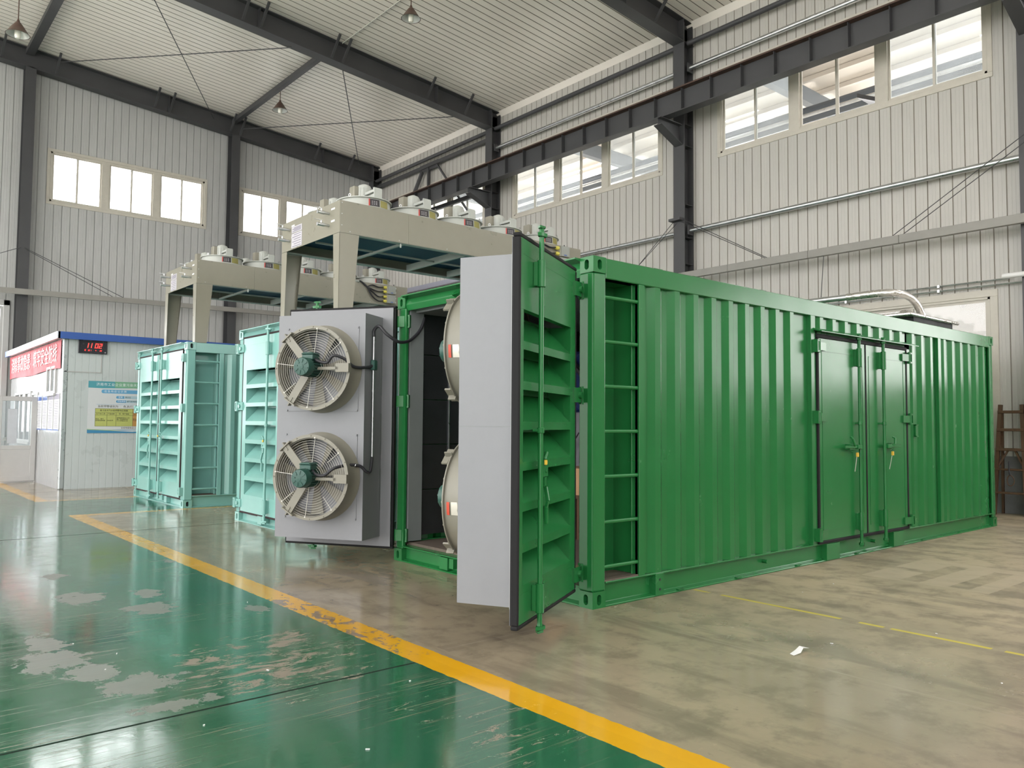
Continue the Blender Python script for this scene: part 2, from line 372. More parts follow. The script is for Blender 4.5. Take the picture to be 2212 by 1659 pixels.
    r = g.m('ADD', rough_c, rough_near); rg = g.step(n2, .3, .7, .08, .15); rg = g.m('ADD', rg, g.m('MULTIPLY', g.mx(chip, blob), .25))
    n = nt.nodes.new('ShaderNodeMix'); nt.links.new(is_green, n.inputs[0]); nt.links.new(r, n.inputs[2]); nt.links.new(rg, n.inputs[3])
    nt.links.new(n.outputs[0], p.inputs['Roughness'])
    bp = nt.nodes.new('ShaderNodeBump'); bp.inputs['Strength'].default_value = .04; bp.inputs['Distance'].default_value = .01
    nt.links.new(g.noise(V, 14, 5), bp.inputs['Height']); nt.links.new(bp.outputs[0], p.inputs['Normal'])
    return m
fl = MB().add([(-17,-14,0),(11.15,-14,0),(11.15,22.6,0),(-17,22.6,0)], [(0,1,2,3)]).build('floor', floor_material())
tag(fl, 'polished concrete hall floor with green painted aisle and yellow lines', 'floor', kind='structure')
GROUND = mat('pale_outdoor_paving', (.72,.70,.65,1), .8, var=.08, scale=.5)  # unseen ground, made pale to bounce daylight into the hall
gr = MB().add([(-90,-80,-.06),(90,-80,-.06),(90,100,-.06),(-90,100,-.06)], [(0,1,2,3)]).build('ground', GROUND)
tag(gr, 'pale paved yard outside the hall', 'ground', kind='structure')

# ------------------------------------------------------------------ clad walls
XW, YW = 11.05, 22.45
CZ = lambda x: 11.44 + .085*(11.05-x)          # underside of the sloping roof liner
def ribs(w, n, groove=.011, depth=.016, lip=.010, micro=.0028):
    # profile (along, out): flat faces with narrow V grooves, faint pressed lines between; joint at both ends
    pts = [(0, depth*1.4), (lip, 0)]
    for i in range(n):
        if i:
            c = w*i/n; pts += [(c-groove, 0), (c-groove*.3, depth), (c+groove*.3, depth), (c+groove, 0)]
        if micro:
            for q in (.36, .64):
                c = w*(i+q)/n; pts += [(c-.009, 0), (c, micro), (c+.009, 0)]
    pts += [(w-lip, 0), (w, depth*1.4)]
    return pts
def clip_profile(pr, a, b):
    out = []
    for (p, q) in zip(pr[:-1], pr[1:]):
        if q[0] <= a or p[0] >= b: continue
        if p[0] < a: t = (a-p[0])/(q[0]-p[0]); p = (a, p[1]+(q[1]-p[1])*t)
        if q[0] > b: t = (b-p[0])/(q[0]-p[0]); q = (b, p[1]+(q[1]-p[1])*t)
        if not out or out[-1] != p: out.append(p)
        out.append(q)
    return out
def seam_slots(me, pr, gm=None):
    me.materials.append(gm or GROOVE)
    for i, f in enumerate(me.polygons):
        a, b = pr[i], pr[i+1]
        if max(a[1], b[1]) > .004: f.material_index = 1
def panel_mesh(axis, pr, h, mt, name='wall_panel'):
    vs = []; fs = []
    for (a, d) in pr:
        for z in (0, h): vs.append((d, a, z) if axis == 'y' else (a, d, z))
    for i in range(len(pr)-1):
        q = (2*i, 2*i+1, 2*i+3, 2*i+2); fs.append(q if axis == 'y' else tuple(reversed(q)))
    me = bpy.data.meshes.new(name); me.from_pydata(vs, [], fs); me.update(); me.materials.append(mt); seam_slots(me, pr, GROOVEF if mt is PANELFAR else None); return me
def clad(parent, axis, fixed, a0, a1, w, n, mt, zfun, holes, z0):
    cache = {}; full = ribs(w, n)
    for i in range(int(math.ceil((a1-a0)/w))):
        s = a0+i*w; e = min(s+w, a1)
        cuts = sorted(set([s, e]+[c for h in holes for c in h[:2] if s < c < e]))
        for cs, ce_ in zip(cuts[:-1], cuts[1:]):
            segs = [(z0, zfun(cs, ce_))]
            for (h0, h1, hz0, hz1) in holes:
                if cs >= h0-1e-6 and ce_ <= h1+1e-6:
                    segs = [q for (b, t) in segs for q in ((b, min(t, hz0)), (max(b, hz1), t)) if q[1]-q[0] > .05]
            for (b, t) in segs:
                if ce_-cs < .02: continue
                key = (round(t-b, 3), round(cs-s, 3), round(ce_-s, 3))
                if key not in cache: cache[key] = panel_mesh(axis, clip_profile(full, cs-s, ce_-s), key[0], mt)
                o = bpy.data.objects.new('wall_panel', cache[key]); COL.objects.link(o); o.parent = parent
                o.location = (fixed, s, b) if axis == 'y' else (s, fixed, b)
# window list on the right wall: (y0,y1,z0,z1)  high band + low window
PW = .9
HR = [(.72,6.47,7.97,9.95), (8.30,14.05,7.95,9.95), (15.60,21.35,7.98,9.95), (.76,6.4,1.25,3.86), (-6.9,-1.2,2.35,4.6), (-6.7,-.95,7.97,9.95)]
wr = MB()
def wall_core(mb, axis, fix, thick, a0, a1, z0, z1f, holes):
    # solid core cut around the holes (stack of boxes)
    cuts = sorted(set([a0, a1]+[h[0] for h in holes]+[h[1] for h in holes]))
    for s, e in zip(cuts[:-1], cuts[1:]):
        segs = [(z0, min(z1f(s), z1f(e)))]
        for (h0, h1, b0, b1) in holes:
            if s >= h0-1e-6 and e <= h1+1e-6:
                new = []
                for (b, t) in segs:
                    if b0 > b: new.append((b, min(t, b0)))
                    if b1 < t: new.append((max(b, b1), t))
                segs = new
        for b, t in segs:
            if axis == 'y': mb.box(fix, s, b, fix+thick, e, t)
            else: mb.box(s, fix, b, e, fix+thick, t)
wall_core(wr, 'y', XW+.022, .08, -14, 22.6, 0, lambda a: 11.7, HR)
wall_r = tag(wr.build('wall_right', PANEL), 'off-white clad side wall with a high band of windows', 'wall', kind='structure')
# panels start so that joints fall beside the window edges
def holes_snap(H): return H
clad(wall_r, 'y', XW, -13.5, 22.45, PW, 4, PANEL, lambda s, e: 11.42, HR, 1.0)
# plinth
tag(MB().box(XW-.03, -14, 0, XW+.03, .76, 1.0).box(XW-.03, 6.4, 0, XW+.03, 22.45, 1.0).box(XW-.03,.76,0,XW+.03,6.4,1.0).build('baseboard_right', PLINTH), 'dark grey rendered plinth along the foot of the side wall', 'plinth', kind='structure')
# far wall
fk = lambda v, c: c+(v-c)*1.0112
FX = lambda x: fk(x, -4.717); FZ = lambda z: fk(z, 1.495)
HF = [(FX(-.20), FX(4.32), FZ(8.02), FZ(9.52)), (FX(5.58), FX(10.1), FZ(8.0), FZ(9.5)), (-7.2, FX(-1.09), 0.0, FZ(4.95))]
wf = MB(); wall_core(wf, 'x', YW+.022, .08, -17, 11.15, 0, lambda a: CZ(a)+.1, HF)
wall_f = tag(wf.build('wall_far', PANELFAR), 'sooty off-white clad gable wall at the far end', 'wall', kind='structure')
clad(wall_f, 'x', YW, -16.9, 11.0, PW, 4, PANELFAR, lambda s, e: CZ(s)+.02, HF, 0.0)
# walls outside the picture, with openings sized to light the hall
wl = MB(); wall_core(wl, 'y', -17.1, .1, -14, 22.6, 0, lambda a: 13.8, [(-11,-7,0,12.6),(-4,.6,0,12.6),(2.0,6.2,0,12.6),(8.5,14.0,0,12.6),(16,21.4,0,12.6)])
tag(wl.build('wall_left', PANEL), 'off-white wall with wide openings on the aisle side', 'wall', kind='structure')
wb = MB(); wall_core(wb, 'x', -14.1, .1, -17, 11.15, 0, lambda a: CZ(a)+.1, [(-16,-11,0,10.5),(-8.5,-2.5,4.5,9.5),(5.6,10.4,4.5,9.5)])
tag(wb.build('wall_near', PANEL), 'off-white wall with a window band behind the viewpoint', 'wall', kind='structure')

# ------------------------------------------------------------------ ceiling liner
# out-of-view openings added over the aisle and behind the viewpoint to light the floor
ce = MB()
cx = [-17.2, -12.0, -9.5, -4.8, 2.0, 7.0, 11.2]; cy = [-14.2, -11.0, -7.0, 22.7]
for i in range(6):
    for j in range(3):
        if i == 1 or (i == 4 and j == 1): continue
        x0, x1, y0, y1 = cx[i], cx[i+1], cy[j], cy[j+1]
        ce.add([(x0,y0,CZ(x0)+.05),(x1,y0,CZ(x1)+.05),(x1,y1,CZ(x1)+.05),(x0,y1,CZ(x0)+.05)], [(0,3,2,1)])
ceil = tag(ce.build('ceiling', CEIL), 'ribbed off-white roof liner sloping down to the side wall', 'ceiling', kind='structure')
pr = ribs(.9, 4, .013, .014, .013, 0); vs = []; fs = []
for (a, d) in pr:
    for x in (-4.8, 11.1): vs.append((x, a, CZ(x)+d))
for i in range(len(pr)-1): fs.append((2*i, 2*i+1, 2*i+3, 2*i+2))
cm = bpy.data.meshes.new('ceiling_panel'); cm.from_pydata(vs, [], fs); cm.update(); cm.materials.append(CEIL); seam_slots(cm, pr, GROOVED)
for i in range(10, 41):
    o = bpy.data.objects.new('ceiling_panel', cm); COL.objects.link(o); o.parent = ceil; o.location = (0, -14.2+.9*i, 0)
tag(MB().prism([(XW-.002,11.30),(XW-.11,11.45),(XW-.002,11.46)], 'y', -14, YW).build('trim_1', CEIL), 'pale flashing strip in the angle of ceiling and side wall', 'trim', kind='structure')

# ------------------------------------------------------------------ windows
def window(name, label, axis, fix, a0, a1, z0, z1, pairs, fw=.07, mt=FRAMEALU, gl=GLASS, trim=.09, open_panes=(), zext=None):
    # frame in the wall thickness; pairs of panes; children: frame, mullion, sash, pane
    def P(mb, a, d0, z, b, d1, zz):
        if axis == 'y': mb.box(fix+d0, a, z, fix+d1, b, zz)
        else: mb.box(a, fix+d0, z, b, fix+d1, zz)
        return mb
    root = MB()
    # outer trim (mitred flashing)
    P(root, a0-trim, -.02, z0-trim, a1+trim, .03, z0); P(root, a0-trim, -.02, z1, a1+trim, .03, z1+trim)
    P(root, a0-trim, -.02, z0, a0, .03, z1); P(root, a1, -.02, z0, a1+trim, .03, z1)
    w = tag(root.build(name, mt, bevel=.006), label, 'window', kind='structure')
    f = MB(); P(f, a0, -.005, z0, a1, .08, z0+fw*.6); P(f, a0, -.005, z1-fw*.6, a1, .08, z1); P(f, a0, -.005, z0, a0+fw*.6, .08, z1); P(f, a1-fw*.6, -.005, z0, a1, .08, z1)
    f.build('frame', mt, w)
    pw = (a1-a0)/pairs
    for i in range(pairs):
        s = a0+i*pw
        if i: P(MB(), s-.11, -.01, z0, s+.11, .07, z1).build('mullion', mt, w)
        lo = s+(.11 if i else fw*.6); hi = s+pw-(.11 if i < pairs-1 else fw*.6); mid = (lo+hi)/2
        for j, (q0, q1, dd) in enumerate(((lo, mid+.03, .03), (mid-.03, hi, .055))):
            st = .045; sh = MB()
            P(sh, q0, dd-.012, z0+.04, q0+st, dd+.012, z1-.04); P(sh, q1-st, dd-.012, z0+.04, q1, dd+.012, z1-.04)
            P(sh, q0+st, dd-.012, z0+.04, q1-st, dd+.012, z0+.04+st); P(sh, q0+st, dd-.012, z1-.04-st, q1-st, dd+.012, z1-.04)
            sh.build('sash', mt, w)
            if (2*i+j) in open_panes: continue
            P(MB(), q0+st*.5, dd-.003, z0+.06, q1-st*.5, dd+.003, z1-.06).build('pane', gl, w)
    return w
window('window_1', 'bright overexposed six-pane window high in the gable wall, left of the middle gable post', 'x', YW, *HF[0], 3, gl=GLASSDUSTY, fw=.09)
window('window_2', 'bright six-pane window high in the gable wall, right of the middle gable post', 'x', YW, *HF[1], 3, gl=GLASSDUSTY, fw=.09)
window('window_3', 'high six-pane window in the side wall, right of the tall front column', 'y', XW, *HR[0], 3, open_panes=(2,3))
window('window_4', 'high six-pane window in the side wall between the two tall columns', 'y', XW, *HR[1], 3, open_panes=(2,))
window('window_5', 'high window in the side wall near the far corner, behind the crane bracket', 'y', XW, *HR[2], 3)
window('window_6', 'low window in the side wall showing above the green container', 'y', XW, *HR[3], 2, gl=GLASSDUSTY, trim=.13)
# tall glazed door in the gable wall at the left edge
def big_door():
    a0, a1, z1 = HF[2][0], HF[2][1], HF[2][3]
    d = tag(MB().box(a1-.16, YW-.05, 0, a1, YW+.06, z1).box(a0, YW-.05, 0, a0+.16, YW+.06, z1).box(a0, YW-.05, z1-.16, a1, YW+.06, z1).build('door_1', FRAMEPVC, bevel=.01), 'tall white glazed doorway in the gable wall at the left edge', 'doorway', kind='structure')
    n = 4; w = (a1-a0-.32)/n
    for i in range(n):
        s = a0+.16+i*w
        f = MB(); f.box(s, YW-.02, .02, s+.07, YW+.03, z1-.18).box(s+w-.07, YW-.02, .02, s+w, YW+.03, z1-.18).box(s+.07, YW-.02, .02, s+w-.07, YW+.03, .12)
        for z in (1.1, 3.0, z1-.26): f.box(s+.07, YW-.02, z, s+w-.07, YW+.03, z+.08)
        f.build('door_leaf', FRAMEPVC, d)
        for zz in ((1.18,3.0),(3.08,z1-.26)): MB().box(s+.07, YW, zz[0], s+w-.07, YW+.006, zz[1]).build('pane', GLASSDUSTY, d)
        MB().box(s+.07, YW-.005, .12, s+w-.07, YW+.015, 1.1).build('panel', FRAMEPVC, d)
big_door()

# ------------------------------------------------------------------ steel frame of the hall
FR = [(-.03, 'column beyond the right edge'), (7.42, 'tall charcoal steel column rising behind the green container'), (14.90, 'charcoal steel column behind the beige cooler'), (22.2, 'charcoal steel column in the far corner')]
for i, (y, lab) in enumerate(FR):
    c = thing('steel_column', lab if i else 'charcoal steel column at the right edge carrying the crane beam', 'column', (10.68, y, 0), kind='structure')
    hw = .165
    MB().box(0,-hw,0,.02,hw,11.35).build('front_flange', STEELDARK, c)
    MB().box(.02,-.008,0,.33,.008,11.3).build('web', STEELDARK, c)
    MB().box(.33,-hw,0,.35,hw,11.4).build('rear_flange', STEELDARK, c)
    for z in (5.4, 6.05, 6.85, 8.3, 8.82):
        for s in (-1, 1): MB().box(.02, s*.01, z-.006, .33, s*hw, z+.006).build('stiffener', STEELDARK, c)
    # crane bracket reaching into the hall
    MB().box(-.82,-.11,8.80,0,.11,8.82).build('bracket_top_plate', STEELDARK, c)
    MB().prism([(0,8.33),(0,8.80),(-.80,8.80),(-.80,8.66)], 'y', -.008, .008).build('bracket_web', STEELDARK, c)
    MB().add([(0.0,-.12,8.31),(0.0,.12,8.31),(-.80,.12,8.64),(-.80,-.12,8.64),(0.0,-.12,8.33),(0.0,.12,8.33),(-.80,.12,8.66),(-.80,-.12,8.66)],[(0,1,2,3),(7,6,5,4),(0,4,5,1),(1,5,6,2),(2,6,7,3),(3,7,4,0)]).build('bracket_flange', STEELDARK, c)
sl = -.0855
for y, lab in ((-.03, 'nearest roof rafter, above the viewpoint'), (7.42, 'roof rafter meeting the tall front column'), (14.90, 'long charcoal roof rafter crossing the middle of the ceiling'), (22.2, 'charcoal roof rafter along the top of the gable wall')):
    r = thing('roof_rafter', lab, 'rafter', (11.0, y, 11.0), kind='structure')
    def zz(x, z): return z + sl*x - 11.0
    x0, x1 = -28.0, .05
    for nm, h0, h1, w in (('bottom_flange', 10.84, 10.86, .17), ('top_flange', 11.40, 11.42, .17), ('web', 10.86, 11.40, .008)):
        MB().add([(x0,-w,zz(x0,h0)),(x1,-w,zz(x1,h0)),(x1,w,zz(x1,h0)),(x0,w,zz(x0,h0)),(x0,-w,zz(x0,h1)),(x1,-w,zz(x1,h1)),(x1,w,zz(x1,h1)),(x0,w,zz(x0,h1))],
                 [(3,2,1,0),(4,5,6,7),(0,1,5,4),(1,2,6,5),(2,3,7,6),(3,0,4,7)]).build(nm, STEELDARK, r)
    MB().box(-.34,-.165,zz(-.34,10.86),-.32,.165,zz(-.34,11.40)).build('end_plate', STEELDARK, r)
    for kx in (9.67, 8.27, 5.50, 5.16, 3.17, 2.70, -.11, -1.5, -4.3, -7.1):
        x = kx-11.0
        MB().bar((x,-.52,zz(x,11.43)), (x-.05,-.14,zz(x,10.90)), .055, .055).build('knee_brace', STEELDARK, r)
    for x in (-2.4, -7.9): MB().box(x-.01,-.16,zz(x,10.86),x+.01,.16,zz(x,11.40)).build('splice_plate', STEELDARK, r)
for i, x in enumerate((5.24, -.84)):
    w = .075 if i == 0 else .11
    for y0, y1, nm in ((15.0, 22.1, 'far bay'), (7.5, 14.8, 'middle bay')):
        if i == 0 and y0 < 10: continue
        b = MB().bar((x,y0,CZ(x)-.14), (x,y1,CZ(x)-.14), 2*w, .14).build('tie_beam', STEELDARK)
        tag(b, ('charcoal roof tie beside the hanging lamp in the far bay' if i == 0 else 'charcoal roof tie at the upper left in the '+nm), 'tie beam', kind='structure')
for p0, p1, lab in (((-.13,21.95,12.18),(4.05,14.98,11.42),'thin crossing brace rod running from far left to the middle rafter'), ((4.5,21.95,11.66),(.3,14.98,12.0),'thin brace rod slanting up to the top edge of the photo'), ((5.45,21.95,11.55),(9.5,14.98,10.98),'flat-looking brace rod below the hanging lamp'), ((10.0,21.95,11.30),(5.55,14.98,11.33),'steep brace rod right of the hanging lamp')):
    tag(MB().tube([p0, p1], .014, 6).build('brace_rod', STEELDARK), lab, 'brace rod')
# gable posts
for x, lab in ((-.85, 'charcoal gable post left of the bright six-pane window'), (5.19, 'charcoal gable post between the two bright windows')):
    x = FX(x); c = thing('gable_post', lab, 'column', (x, 22.03, 0), kind='structure'); h = CZ(x)-.58
    MB().box(-.14,0,0,.14,.015,h).build('front_flange', STEELDARK, c); MB().box(-.008,.015,0,.008,.36,h).build('web', STEELDARK, c); MB().box(-.14,.36,0,.14,.375,h).build('rear_flange', STEELDARK, c)
# crane runway beam
cb = thing('crane_beam', 'dark riveted-looking crane runway beam crossing in front of the side windows', 'crane beam', (10.08, 0, 8.83))
y0, y1 = -6.0, 21.7
MB().box(-.13,y0,0,.13,y1,.018).build('bottom_flange', STEELDARK, cb); MB().box(-.16,y0,.53,.16,y1,.55).build('top_flange', RUST, cb); MB().box(-.006,y0,.018,.006,y1,.53).build('web', STEELDARK, cb)
MB().box(-.035,y0,.55,.035,y1,.575).box(-.012,y0,.575,.012,y1,.61).box(-.03,y0,.61,.03,y1,.635).build('crane_rail', RUST, cb)
st = MB().box(-.12,-.005,.018,-.006,.005,.53).box(.006,-.005,.018,.12,.005,.53).build('stiffener', STEELDARK, cb); st.location = (0,-5.23,0)
y = -4.43
while y < 21.6:
    share('stiffener', st, cb, (0, y, 0)); y += .802
for yy in (-2.0, 2.2, 6.4, 10.6, 14.8, 19.0): MB().box(-.05,yy-.03,.55,.05,yy+.03,.60).build('rail_clip', RUST, cb)
# struts between the columns
for y0, y1, z, lab in ((7.6,14.75,10.86,'dark round strut under the eaves in the middle bay'),(.15,7.25,10.86,'dark round strut under the eaves in the right bay'),(15.05,22.05,10.86,'upper dark round strut in the far bay')):
    tag(MB().cyl((10.83,y0,z),(10.83,y1,z),.062,n=14).build('eaves_strut', STEELDARK, smooth=True), lab, 'strut')
br = thing('eaves_bracing', 'dark brace of bars between far columns above the crane beam', 'bracing', (10.88, 15.0, 10.0))
MB().bar((0,-.09,.62),(0,7.19,.62),.10,.12).build('lower_chord', STEELDARK, br)
MB().bar((0,3.95,.5),(0,5.5,-1.55),.10,.10).build('diagonal_bar', STEELDARK, br); MB().bar((0,3.05,.55),(0,1.2,-1.5),.05,.06).build('diagonal_bar', STEELDARK, br)
MB().bar((0,3.55,.55),(0,3.55,-1.6),.09,.09).build('upright_bar', STEELDARK, br); MB().box(-.01,3.0,.45,.01,4.1,.72).build('gusset_plate', STEELDARK, br)
for y0, y1, lab in ((7.62,14.72,'middle'),(.15,7.22,'right')):
    for z, nm in ((10.24, 'upper'), (6.22, 'lower')):
        if (lab, nm) == ('none', ''): continue
        t = thing('wall_strut', '%s shiny galvanised tube along the side wall in the %s bay' % (nm, lab), 'steel tube', (10.86, y0, z))
        MB().cyl((0,0,0),(0,y1-y0,0),.055,n=16).build('tube', STEEL, t, smooth=True)
        for yy in (0, y1-y0): MB().box(-.10,yy-.012,-.11,.10,yy+.012,.11).build('end_plate', STEELDARK, t)
b = MB().bar((10.76,14.91,8.91),(10.76,22.19,8.95),.09,.13); tag(b.build('bracing_bar', STEELDARK), 'dark bar crossing the far high window from the crane bracket', 'bracing')
b = MB().bar((10.83,14.91,6.30),(10.83,22.19,6.30),.10,.16); tag(b.build('wall_girt', mat('pale_violet_steel',(.30,.30,.36,1),.4,metal=.3)), 'pale steel girt on the side wall between cooler and far corner', 'girt')
# ------------------------------------------------------------------ hall next door, seen through the high windows
nb = tag(MB().box(24.0,0,0,24.1,44,7.6).box(11.2,44,0,24.1,44.1,9).box(11.2,-.1,0,24.1,.0,9).build('wall_neighbour', PANEL), 'pale walls of the hall next door', 'wall', kind='structure')
NZ = lambda x: 11.75-.02*(x-11.15)
nc = MB()
xs = [11.15, 13.6, 15.0, 17.4, 19.6, 24.1]; ys = [0, .6, 3.0, 9.5, 13.0, 16, 20, 24, 30, 44]
for i in range(len(xs)-1):
    for j in range(len(ys)-1):
        if i in (1,3) and j in (1,3,5,7): continue       # skylight openings
        nc.add([(xs[i],ys[j],NZ(xs[i])),(xs[i+1],ys[j],NZ(xs[i+1])),(xs[i+1],ys[j+1],NZ(xs[i+1])),(xs[i],ys[j+1],NZ(xs[i]))], [(0,3,2,1)])
ncl = tag(nc.build('ceiling_neighbour', CEIL), 'pale liner with skylights over the hall next door', 'ceiling', kind='structure')
for x in (12.2, 13.4, 15.1, 16.4, 17.5, 19.5, 21):
    tag(MB().box(x-.06,.1,NZ(x)-.14,x+.06,43.8,NZ(x)-.01).build('purlin', CEIL), 'pale purlin under the ceiling next door', 'purlin', group='purlins of the hall next door', kind='structure')
tag(MB().cyl((16.0,.1,10.35),(16.0,43.8,10.35),.22,n=16).build('duct_pipe', mat('blue_grey_duct',(.09,.105,.125,1),.5)), 'thick dark duct in the hall next door, seen through the high windows', 'duct')
tag(MB().cyl((14.6,.1,9.75),(14.6,43.8,9.75),.05,n=10).build('service_pipe', STEEL), 'thin bright pipe below the dark duct next door', 'pipe')
for y in (7.42, 14.9, 22.2):
    tag(MB().box(11.2,y-.01,11.0,24,y+.01,11.5).box(11.2,y-.12,10.98,24,y+.12,11.0).build('roof_rafter', mat('pale_blue_grey_steel',(.16,.18,.20,1),.5)), 'blue-grey rafter in the hall next door', 'rafter', group='rafters of the hall next door', kind='structure')
tag(MB().add([(13.2,3.4,8.9),(13.9,3.4,8.9),(13.9,4.2,9.3),(13.2,4.2,9.3),(13.2,3.4,8.8),(13.9,3.4,8.8),(13.9,4.2,9.2),(13.2,4.2,9.2)],[(0,1,2,3),(7,6,5,4),(0,4,5,1),(1,5,6,2),(2,6,7,3),(3,7,4,0)]).build('crane_trolley', STEELDARK), 'dark tilted plate of a crane next door, seen through the open window sash', 'crane part')

# ------------------------------------------------------------------ cable trunking and its wires
GREYTRUNK = mat('grey_cable_trunking', (.25,.24,.22,1), .5, var=.08, scale=3)
t = thing('cable_trunking', 'long grey cable trunking hung along the side wall', 'trunking', (10.5, 0, 5.05))
for y0, y1 in ((-6,2.1),(2.1,3.95),(3.95,5.9),(5.9,7.2),(7.2,13.8),(13.8,21.6)): MB().box(-.05,y0+.003,-.075,.05,y1-.003,.085).build('trunking_length', GREYTRUNK, t, bevel=.006)
for (a, b) in (((.18,7.35,1.45),(0,4.9,.08)),((.18,7.42,1.42),(0,4.8,.0)),((.18,7.55,1.45),(0,9.0,.1)),((.18,7.5,1.36),(0,9.2,.0)),((0,2.35,.02),(.0,-.1,1.5)),((0,2.15,.02),(0,-.2,1.42)),((0,3.62,.0),(0,3.70,-1.0)),((.18,14.8,1.45),(0,12.3,.08)),((.18,14.95,1.45),(0,17.4,.08))):
    MB().tube([a, b], .008, 5).build('hanger_wire', STEELDARK, t)
MB().box(.02,7.28,1.40,.22,7.62,1.46).build('hanger_bracket', STEELDARK, t)
t2 = thing('cable_trunking', 'grey cable trunking hung across the gable wall above the cabin', 'trunking', (0, 21.7, 5.05))
MB().add([(-9,-.05,-.07),(11,-.05,.22),(11,.05,.22),(-9,.05,-.07),(-9,-.05,.10),(11,-.05,.36),(11,.05,.36),(-9,.05,.10)], [(3,2,1,0),(4,5,6,7),(0,1,5,4),(1,2,6,5),(2,3,7,6),(3,0,4,7)]).build('trunking_length', GREYTRUNK, t2)
for a, b in (((-.8,.3,1.45),(2.0,0,.16)),((-.75,.3,1.40),(1.8,0,.1)),((-.9,.3,1.45),(-3.6,0,.1)),((5.2,.3,1.45),(3.0,0,.16)),((5.2,.3,1.4),(7.6,0,.22))): MB().tube([a, b], .009, 5).build('hanger_wire', STEELDARK, t2)

# ------------------------------------------------------------------ pendant lamps
def pendant(loc, top, lab, sc=1.0):
    t = thing('pendant_lamp', lab, 'lamp', loc, group='pendant factory lamps')
    R = .225*sc
    MB().lathe([(.05,.20),(.075,.17),(R*.55,.10),(R,-.06),(R+.012,-.065)], n=28).build('lamp_shade', SHADE, t, smooth=True)
    MB().lathe([(.03,.17),(.07,.16),(R*.54,.092),(R-.004,-.062)], n=28).build('reflector', SHADEIN, t, smooth=True)
    MB().lathe([(0,-.15),(.045,-.145),(.06,-.11),(.06,.05),(.04,.10)], n=16).build('bulb', mat('frosted_bulb', (.78,.76,.68,1), .3, var=.02), t, smooth=True)
    MB().cyl((0,0,.19),(0,0,.27),.045,.02,n=14).build('lamp_cap', SHADE, t)
    MB().cyl((0,0,.25),(0,0,top-loc[2]-.06),.012,n=8).build('hanging_rod', SHADE, t)
    MB().box(-.06,-.06,top-loc[2]-.08,.06,.06,top-loc[2]).build('ceiling_mount', SHADE, t)
pendant((-2.10, 15.1, 9.85), CZ(-2.1), 'brown pendant lamp at the top left of the ceiling')
pendant((5.33, 18.55, 11.2), CZ(5.33), 'small brown pendant lamp hanging in the far bay beside the roof tie')
pendant((5.38, 11.25, 11.25), CZ(5.38), 'brown pendant lamp at the top middle, in the nearer bay')
cd = MB().tube([(5.42,7.6,CZ(5.42)-.03),(5.42,14.75,CZ(5.42)-.03)], .016, 6).build('ceiling_conduit', WIRE); tag(cd, 'thin pale conduit along the ceiling to the top middle lamp', 'conduit')
cd = MB(); pts = []
for i in range(60):
    y = 15.05+i*.06; a = i*2.1; pts.append((5.40+.03*math.sin(a), y, CZ(5.4)-.05+.02*math.cos(a)))
cd.tube(pts, .014, 5); tag(cd.build('ceiling_conduit', WIRE), 'twisted pale cable along the ceiling to the far lamp', 'cable')

# ------------------------------------------------------------------ thin wall pipes, tube light, flue
for z, y0, y1, lab in ((4.14,.42,6.2,'upper thin conduit across the side wall above the low window'),(4.05,-3,6.2,'lower thin conduit across the side wall above the low window')):
    t = thing('wall_conduit', lab, 'conduit', (10.96, 0, z)); MB().cyl((0,y0,0),(0,y1,0),.016,n=8).build('pipe', STEEL, t)
    for y in (1.6, 3.4, 5.2): MB().box(-.02,y-.02,-.025,.06,y+.02,.025).build('clip', STEEL, t)
t = thing('tube_light', 'white tube light fitting on the side wall at the right edge', 'light fitting', (10.58, 0, 4.12))
MB().cyl((0,-1.0,0),(0,.40,0),.045,n=14).build('tube', WHITE, t); MB().box(.03,-1.0,-.03,.09,.38,.03).build('housing', FRAMEPVC, t); MB().box(.085,-.07,-.02,.099,.01,.02).build('arm', STEEL, t)
t = thing('exhaust_flue', 'foil-wrapped exhaust flue bending down onto the green container roof', 'flue', (8.35, .8, 2.86))
pts = [(0,0,.30),(-.06,.02,.45),(-.18,.06,.58),(-.36,.12,.66),(-.6,.2,.70),(-.62,1.2,.70),(-.62,2.3,.70),(-.62,4.0,.70)]
def smooth_pts(p, k=6):
    out = []
    P = [Vector(q) for q in p]
    for i in range(len(P)-1):
        a = P[max(i-1,0)]; b = P[i]; c = P[i+1]; d = P[min(i+2,len(P)-1)]
        for j in range(k):
            t = j/k; out.append(.5*((2*b)+(c-a)*t+(2*a-5*b+4*c-d)*t*t+(-a+3*b-3*c+d)*t**3))
    return out+[P[-1]]
MB().tube(smooth_pts([(0,0,.22),(-.05,.02,.38),(-.20,.05,.56),(-.45,.10,.66),(-.68,.3,.69),(-.70,.9,.69)]), .06, 12).build('bend', FOIL, t, smooth=True)
MB().tube([(-.70,.9,.69),(-.70,4.6,.69)], .05, 12).build('pipe', STEEL, t, smooth=True)
MB().box(-1.3,-.35,.22,.45,.45,.27).build('flange_plate', FOIL, t, bevel=.015); MB().box(-1.1,-.3,.02,.3,.4,.22).build('muffler', DARKHOLE, t)
t.location.z = 2.897
for a in ((-.9,-.1,.27),(-.35,.2,.27)):
    MB().lathe([(0,.10),(.07,.08),(.11,.03),(.13,0)], a, n=9).build('wrap_lump', FOIL, t, smooth=True)
